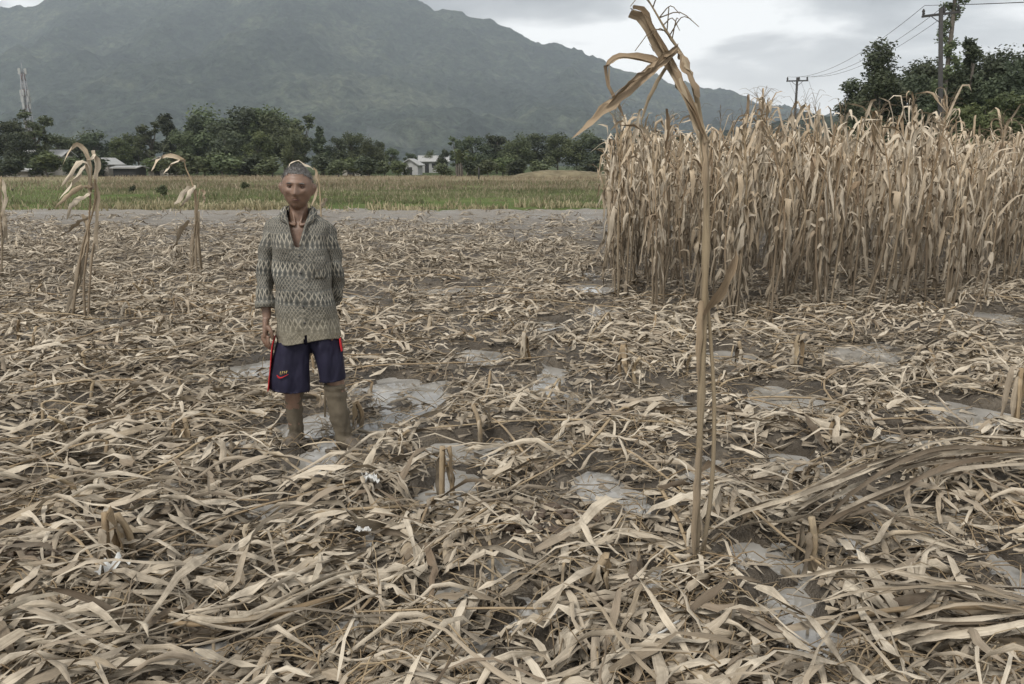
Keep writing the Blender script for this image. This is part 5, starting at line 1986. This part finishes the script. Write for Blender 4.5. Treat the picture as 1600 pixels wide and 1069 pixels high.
# roadside trees at the right, nearer and finer leaved
RT = [  # px, top, Y, kind, h, w, leaves, seed, mat, label
    (1385, 74, 52, 'tall', 9, 5.4, 9000, 41, 'fol_dark', 'ragged leafy tree left of the near utility pole'),
    (1352, 128, 56, 'sparse', 7, 4.5, 4500, 42, 'fol_dark', 'thin topped tree at the left end of the roadside trees'),
    (1425, 118, 54, 'round', 7, 4.6, 7000, 43, 'fol_dark', 'low round tree just left of the near utility pole'),
    (1462, 96, 56, 'round', 8, 5.0, 8000, 44, 'fol_dark', 'dark tree right behind the near utility pole'),
    (1499, -60, 50, 'vine', 15, 1.9, 5200, 45, 'fol_mid', 'tall slender vine covered trunk rising past the top of the picture'),
    (1516, 52, 52, 'tall', 9.5, 3.2, 6500, 46, 'fol_dark', 'dark column shaped tree right of the slender trunk'),
    (1560, 88, 54, 'round', 8.5, 7.0, 11000, 47, 'fol_dark', 'broad dark tree at the right edge under the wires'),
    (1600, 96, 50, 'round', 8, 6.0, 9000, 48, 'fol_dark', 'broad dark tree cut by the right edge'),
    (1548, 140, 46, 'round', 5.5, 3.6, 6000, 49, 'fol_light', 'lighter green small tree in front of the dark roadside trees'),
    (1500, 150, 55, 'round', 6, 6.0, 7000, 50, 'fol_dark', 'low dark tree at the foot of the slender trunk'),
    (1400, 160, 58, 'round', 5.5, 6.5, 7000, 51, 'fol_dark', 'low bushy growth under the ragged tree'),
    (1345, 180, 60, 'bush', 4.5, 4.5, 3500, 52, 'fol_mid', 'bush at the left foot of the roadside trees'),
    (1590, 150, 52, 'round', 6, 5, 6000, 53, 'fol_mid', 'mid green tree low at the right edge'),
]
for (px, top, Y, kind, h, w, n, seed, mat, lab) in RT:
    p = at(px, top, Y)
    h = p[2]
    q = np.random.default_rng(seed)
    if kind == 'vine':
        tk = Geo()
        P = spline([(0, 0, -.2), (.05, 0, h * .35), (-.03, 0, h * .7), (.03, 0, h)], 14)
        tk.add(*tube(P, np.linspace(.17, .10, 14), 8, cap=False))
        blobs = []
        for k in range(34):
            t_ = .18 + .8 * k / 34
            a = q.random() * 6.3
            rr = w * .36 * q.uniform(.1, 1)
            b = (math.cos(a) * rr, math.sin(a) * rr, h * t_, q.uniform(.25, .5), q.uniform(.25, .5), q.uniform(.2, .42))
            blobs.append(b)
            s0 = np.array([0, 0, h * t_ - .5])
            tk.add(*tube(spline([s0, (s0 + np.array(b[:3])) / 2 + [0, 0, .1], b[:3]], 4), [.04, .03, .02, .012], 4, cap=False))
        size = .13
    else:
        blobs, tk, _, _, _ = tree_proto(kind, h, w, n, .2, seed)
        blobs = [b[:3] + tuple(c * 1.18 for c in b[3:]) for b in blobs]
        n = int(n * 2.2)
        size = .16
    v, f, uv, r = crown_geo(blobs, n, size, seed=seed)
    root = empty('tree', (p[0], Y, .04), q.random() * 6.3)
    tag(root, lab, 'tree', 'roadside trees behind the corn stand')
    link('trunk', build_mesh('trunk', *tk.cat(), M['bark']), root)
    link('crown', build_mesh('crown', v, f, uv, r, M[mat], False), root)

# far low wooded rise seen over the stand
g = Geo()
hx_ = np.linspace(60, 420, 90)
hy_ = np.linspace(420, 620, 26)
X, Y = np.meshgrid(hx_, hy_)
zt = np.interp(X / Y * F_PX * cp + CX, [900, 1180, 1230, 1300, 1330, 1500, 1800], [10, 26, 34, 30, 24, 22, 20])
Z = zt * np.sin(np.pi * np.clip((Y - 420) / 200, 0, 1)) ** .5 * np.clip((X - 60) / 60, 0, 1) * np.clip((420 - X) / 40, 0, 1) + 3.0 * fbm(X / 12, Y / 12, 88, 3) * (np.abs(Y - 520) < 95)
nx, ny = 90, 26
ii, jj = np.meshgrid(np.arange(ny - 1), np.arange(nx - 1), indexing='ij')
g.add(np.stack([X, Y, Z - 1], -1).reshape(-1, 3), np.stack([ii * nx + jj, ii * nx + jj + 1, (ii + 1) * nx + jj + 1, (ii + 1) * nx + jj], -1))
o = geo_obj('wooded_hill', g, mountain.data.materials[0])
tag(o, None, None, None, 'structure')

# banana clump
def banana(px, py, Y, h, label):
    p = at(px, py, Y)
    root = empty('banana_plant', (p[0], Y, .04))
    tag(root, label, 'banana plant')
    for s_ in range(3):
        ox, oy = rng.normal(0, .9), rng.normal(0, .5)
        hh = h * rng.uniform(.8, 1.05)
        link('trunk', build_mesh('trunk', *Geo().add(*tube([(ox, oy, -.1), (ox, oy, hh * .5)], [.16, .10], 7, cap=False)).cat(), M['bark']), root)
        for k in range(8):
            g_ = leaf((ox, oy, hh * .5), rng.random() * 6.3, hh * .75, .5, R(rng.uniform(55, 85)), R(rng.uniform(-60, 0)), .2, .8, 0, n=7, fold=.3, ruf=.1, wander=.05, kink=False)
            link('leaf', build_mesh('leaf', *Geo().add(*g_).cat(), M['fol_light' if k % 2 else 'fol_mid']), root)


banana(712, 248, 112, 3.6, 'clump of pale banana plants in front of the tree line right of the white house')
banana(735, 252, 116, 3.0, 'smaller banana plants on the right flank of the banana clump')

# grass and weeds of the field behind
def blades(n, y0, y1, mat, hmin, hmax, wid, name, label, cat, pw=1.3):
    y = y0 + (y1 - y0) * rng.random(n) ** pw
    x = (rng.random(n) * 2 - 1) * (y * .68 + 1)
    x = np.where(rng.random(n) < .5, x, -np.abs(x) * .9 + .12 * y)
    m_ = vn(x * .22, y * .5, 33) + .5 * vn(x * 1.1, y * 1.6, 34)
    k = (m_ > -.22) & ~((x > 1.0 + (y - 8.7) * .112) & (y < 28))
    x, y = x[k], y[k]
    n = len(x)
    h = rng.uniform(hmin, hmax, n) * (1 + 1.0 * vn(x * .6, y * .6, 35))
    a = rng.random(n) * 6.3
    lx, ly = rng.normal(0, .3, n) * h, rng.normal(0, .3, n) * h
    w = wid * rng.uniform(.6, 1.4, n)
    ca, sa = np.cos(a) * w, np.sin(a) * w
    z = np.full(n, .03)
    v = np.stack([np.stack([x - ca, y - sa, z], -1), np.stack([x + ca, y + sa, z], -1),
                  np.stack([x + lx + ca * .3, y + ly + sa * .3, z + h], -1), np.stack([x + lx - ca * .5, y + ly - sa * .5, z + h * .94], -1)], 1).reshape(-1, 3)
    f = np.arange(n * 4).reshape(-1, 4)
    o = link(name, build_mesh(name, v, f, np.zeros((n * 4, 2)), np.repeat(np.clip(.5 + .8 * vn(x * .3, y * .5, 36) + rng.normal(0, .15, n), 0, 1), 4), M[mat], False))
    tag(o, label, cat, None, 'stuff')


blades(80000, 28.4, 80, 'grass', .08, .20, .016, 'green_grass', 'green grass and young rice covering the strip behind the muddy field', 'grass', 1.0)
blades(22000, 50, 112, 'dryweed', .12, .34, .035, 'dry_weeds', 'pale dry weeds in the fallow field before the tree line', 'weeds', 1.2)
blades(5000, 28.0, 31, 'dryweed', .10, .28, .03, 'field_edge_stubble', 'pale stubble along the edge between mud and green grass', 'stubble', 1.0)
blades(4000, 30, 60, 'dryweed', .12, .25, .02, 'straw_stems', 'pale straw stems standing in the green strip', 'straw', 1.0)

# earth bank
g = Geo()
a = at(875, 262, 100)
uu, vv_ = np.meshgrid(np.linspace(-1, 1, 50), np.linspace(-1, 1, 20))
zz_ = np.clip(1 - uu ** 2, 0, 1) ** .6 * np.clip(1 - vv_ ** 2, 0, 1) * 1.0 * (1 + .35 * fbm(uu * 3, vv_ * 2, 55, 3))
ii, jj = np.meshgrid(np.arange(19), np.arange(49), indexing='ij')
g.add(np.stack([a[0] + uu * 6.2, 100 + vv_ * 4, zz_], -1).reshape(-1, 3), np.stack([ii * 50 + jj, ii * 50 + jj + 1, (ii + 1) * 50 + jj + 1, (ii + 1) * 50 + jj], -1))
o = geo_obj('earth_bank', g, simple('bank_soil', (.16, .135, .085), .9, .4, .9, .1, .5))
tag(o, None, None, None, 'structure')

# ------------------------------------------------------------------ BUILDINGS
def house(px, Y, w, d, h, roof_h, wall, roof, label, gable_front=True, doors=1):
    p = at(px, 268, Y)
    root = empty('small_house', (p[0], Y, .03), rng.normal(0, .08))
    tag(root, label, 'house')
    def bx(nm, a, mt, par=root):
        return geo_obj(nm, Geo().add(*box(*a)), M[mt], par, False)
    bx('wall', (-w / 2, w / 2, -d / 2, d / 2, -.1, h), wall)
    e = .35
    if gable_front:
        v = np.array([(-w / 2, -d / 2, h), (w / 2, -d / 2, h), (0, -d / 2, h + roof_h - .05), (0, -d / 2, h + roof_h - .05)])
        geo_obj('gable', Geo().add(v, [(0, 1, 2, 3)]), M[wall], root, False)
        v = np.array([(-w / 2 - e, -d / 2 - e, h - .1), (0, -d / 2 - e, h + roof_h), (w / 2 + e, -d / 2 - e, h - .1), (-w / 2 - e, d / 2 + e, h - .1), (0, d / 2 + e, h + roof_h), (w / 2 + e, d / 2 + e, h - .1)])
    else:
        v = np.array([(-w / 2 - e, -d / 2 - e, h - .1), (-w / 2 - e, 0, h + roof_h), (-w / 2 - e, d / 2 + e, h - .1), (w / 2 + e, -d / 2 - e, h - .1), (w / 2 + e, 0, h + roof_h), (w / 2 + e, d / 2 + e, h - .1)])
    o = geo_obj('roof', Geo().add(v, [(0, 3, 4, 1), (1, 4, 5, 2)]), M[roof], root, False)
    s_ = o.modifiers.new('t', 'SOLIDIFY')
    s_.thickness = .12
    for k in range(doors):
        x0 = -w / 2 + w * (k + 1) / (doors + 1)
        bx('door' if k == 0 else 'window', (x0 - .4, x0 + .4, -d / 2 - .03, -d / 2 + .05, .0 if k == 0 else 1.0, min(2.0, h * .8)), 'darkopen')


house(644, 128, 2.6, 3, 1.5, .9, 'whitewall', 'roof_pale', 'small white gabled house standing alone under the smoke plume')
house(678, 165, 5.6, 4, 2.3, 1.1, 'whitewall', 'roof_pale', 'long white house with pale roof right of the small gabled house', False, 3)
house(557, 120, 3.4, 3, 1.4, .5, 'greywall', 'roof_brown', "low brown roofed house among bushes right of the man's head", False, 2)
house(169, 112, 2.2, 3, 1.6, .8, 'greywall', 'roof_pale', 'pale gabled shed at the field edge right of the first lone stalk')
house(203, 110, 3.0, 3, 1.3, .15, 'darkopen', 'roof_pale', 'open shed with flat white roof beside the gabled shed', False, 1)
house(260, 116, 3.8, 3, 1.7, .9, 'greywall', 'greywall', 'grey house half hidden behind the bent tip of the second lone stalk', True, 2)
house(78, 124, 6.0, 4, 2.9, .9, 'greywall', 'roof_pale', 'long building with pale metal roof left of the first lone stalk', False, 3)
house(24, 108, 5.0, 3, .9, .25, 'greywall', 'roof_pale', 'low pale roofed shed at the left edge of the tree line', False, 2)
# person-sized dark post in the field
p = at(748, 268, 88)
o = geo_obj('field_post', Geo().add(*tube([(0, 0, -.1), (.02, 0, .9), (0, 0, 1.35)], [.06, .11, .03], 8)), M['pole'], loc=(p[0], 88, .03))
tag(o, 'dark post standing in the fallow field right of the banana clump', 'post')

# ------------------------------------------------------------------ lattice tower
YT = 330
top = at(33, 98, YT)
HT = top[2]
tw = empty('lattice_tower', (top[0], YT, 0))
tag(tw, 'tall lattice telecom tower with white antenna panels above the trees at the far left', 'tower')
sec = 12
w0, w1 = 3.4, 1.2
for k in range(4):
    sx, sy = (-1, 1)[k % 2], (-1, 1)[k // 2]
    geo_obj('leg', Geo().add(*tube([(sx * w0 / 2, sy * w0 / 2, -.5), (sx * w1 / 2, sy * w1 / 2, HT - 4)], .16, 5)), M['steel'], tw)
for k in range(sec):
    g = Geo()
    z0, z1 = (HT - 4) * k / sec, (HT - 4) * (k + 1) / sec
    a0, a1 = w0 + (w1 - w0) * k / sec, w0 + (w1 - w0) * (k + 1) / sec
    cs = [(-1, -1), (1, -1), (1, 1), (-1, 1)]
    for i in range(4):
        c0, c1 = cs[i], cs[(i + 1) % 4]
        for (p, q) in (((c0, a0, z0), (c1, a1, z1)), ((c1, a0, z0), (c0, a1, z1)), ((c0, a1, z1), (c1, a1, z1))):
            g.add(*tube([(p[0][0] * p[1] / 2, p[0][1] * p[1] / 2, p[2]), (q[0][0] * q[1] / 2, q[0][1] * q[1] / 2, q[2])], .09, 4))
    geo_obj('brace_section', g, M['redpaint'] if k % 2 else M['steel'], tw)
geo_obj('mast', Geo().add(*tube([(0, 0, HT - 4.2), (0, 0, HT)], .12, 6)), M['steel'], tw)
for (zf, n_) in ((.72, 5), (.66, 5), (.92, 4), (.60, 4)):
    for i in range(n_):
        a = i / n_ * 6.28 + zf * 5
        r0 = 1.5
        x, y, z = math.cos(a) * r0, math.sin(a) * r0, HT * zf
        ant = geo_obj('antenna_panel', Geo().add(*box(x - .28, x + .28, y - .28, y + .28, z - 1.1, z + 1.1)), M['whitewall'], tw, False)
        geo_obj('bracket', Geo().add(*tube([(0, 0, z), (x * .82, y * .82, z)], .07, 4)), M['steel'], ant)

# ------------------------------------------------------------------ utility poles and wires
def pole(px, top_py, Y, arm, label, rz, foot_px):
    p = at(px, top_py, Y)
    H_ = p[2]
    q_ = at(foot_px, 185, Y)
    lean = math.atan2(p[0] - q_[0], p[2] - q_[2])       # the poles stand a little out of plumb
    root = empty('utility_pole', (p[0] - H_ * math.sin(lean), Y, 0), rz)
    root.rotation_euler = (0, lean, rz)
    tag(root, label, 'utility pole', 'utility poles behind the corn stand')
    geo_obj('shaft', Geo().add(*tube([(0, 0, -.3), (0, 0, H_)], [.13, .09], 12)), M['pole'], root)
    arm_o = geo_obj('crossarm', Geo().add(*box(-arm / 2, arm / 2, -.05, .05, H_ - .32, H_ - .22)), M['pole'], root, False)
    ends = []
    for x in (-arm / 2 + .07, .14 if arm < 2 else 0.02, arm / 2 - .07):
        zb = H_ - .22 if abs(x) > .2 else H_ - (.0 if arm >= 2 else .22)
        P = np.array([(x, 0, zb), (x, 0, zb + .05), (x, 0, zb + .10), (x, 0, zb + .16), (x, 0, zb + .22), (x, 0, zb + .27)])
        geo_obj('insulator', Geo().add(*tube(P, [.03, .075, .045, .075, .045, .02], 10)), M['pole'], arm_o)
        ends.append(np.array([root.location.x + x * math.cos(rz) + (zb + .27) * math.sin(lean), root.location.y + x * math.sin(rz), zb + .27]))
    for sx in (-1, 1):
        geo_obj('brace', Geo().add(*tube([(sx * .08, -.06, H_ - .62), (sx * arm * .28, -.06, H_ - .30)], .018, 4)), M['pole'], root)
    return ends


near_ends = pole(1472, 10, 38, 1.62, 'tall dark utility pole with insulators on a crossarm in front of the roadside trees', R(-6), 1470)
far_ends = pole(1246, 121, 68, 1.7, 'distant utility pole with three insulators standing over the corn', R(-6), 1242)
lab = ['upper', 'middle', 'lower']
for i in range(3):
    for (A, B, sag, nm) in ((near_ends[i], far_ends[i], .9, 'power line strung between the two utility poles'),
                            (near_ends[i], near_ends[i] + np.array([26, -4, 2.2 + i * .1]), .6, 'power line running from the near pole to the right edge'),
                            (far_ends[i], far_ends[i] + np.array([14, 30, -3.0]), .5, 'power line running from the far pole down behind the trees')):
        t_ = np.linspace(0, 1, 24)[:, None]
        P = A * (1 - t_) + B * t_ - np.array([0, 0, 1]) * 4 * sag * t_ * (1 - t_)
        o = geo_obj('power_line', Geo().add(*tube(P, .011, 4, cap=False)), M['wire'])
        tag(o, ['left', 'central', 'right'][i] + ' insulator ' + nm, 'power line', 'overhead power lines')

# thin smoke over the houses
g = Geo()
p0 = at(652, 240, 260)
P = spline([p0 + [0, 0, -3], p0 + [-1.5, 0, 0], p0 + [-6, 0, 4], p0 + [-16, 0, 6.5]], 12)
g.add(*tube(P, np.linspace(.35, 2.4, 12), 12))
sm_ = bpy.data.materials.new('smoke')
sm_.use_nodes = True
sn = sm_.node_tree.nodes
sn.remove(sn['Principled BSDF'])
pv = sn.new('ShaderNodeVolumePrincipled')
pv.inputs['Color'].default_value = (.9, .92, .95, 1)
pv.inputs['Density'].default_value = .015
sm_.node_tree.links.new(pv.outputs[0], sn['Material Output'].inputs['Volume'])
o = geo_obj('smoke', g, sm_)
tag(o, 'thin plume of pale smoke drifting above the far houses', 'smoke', None, 'stuff')
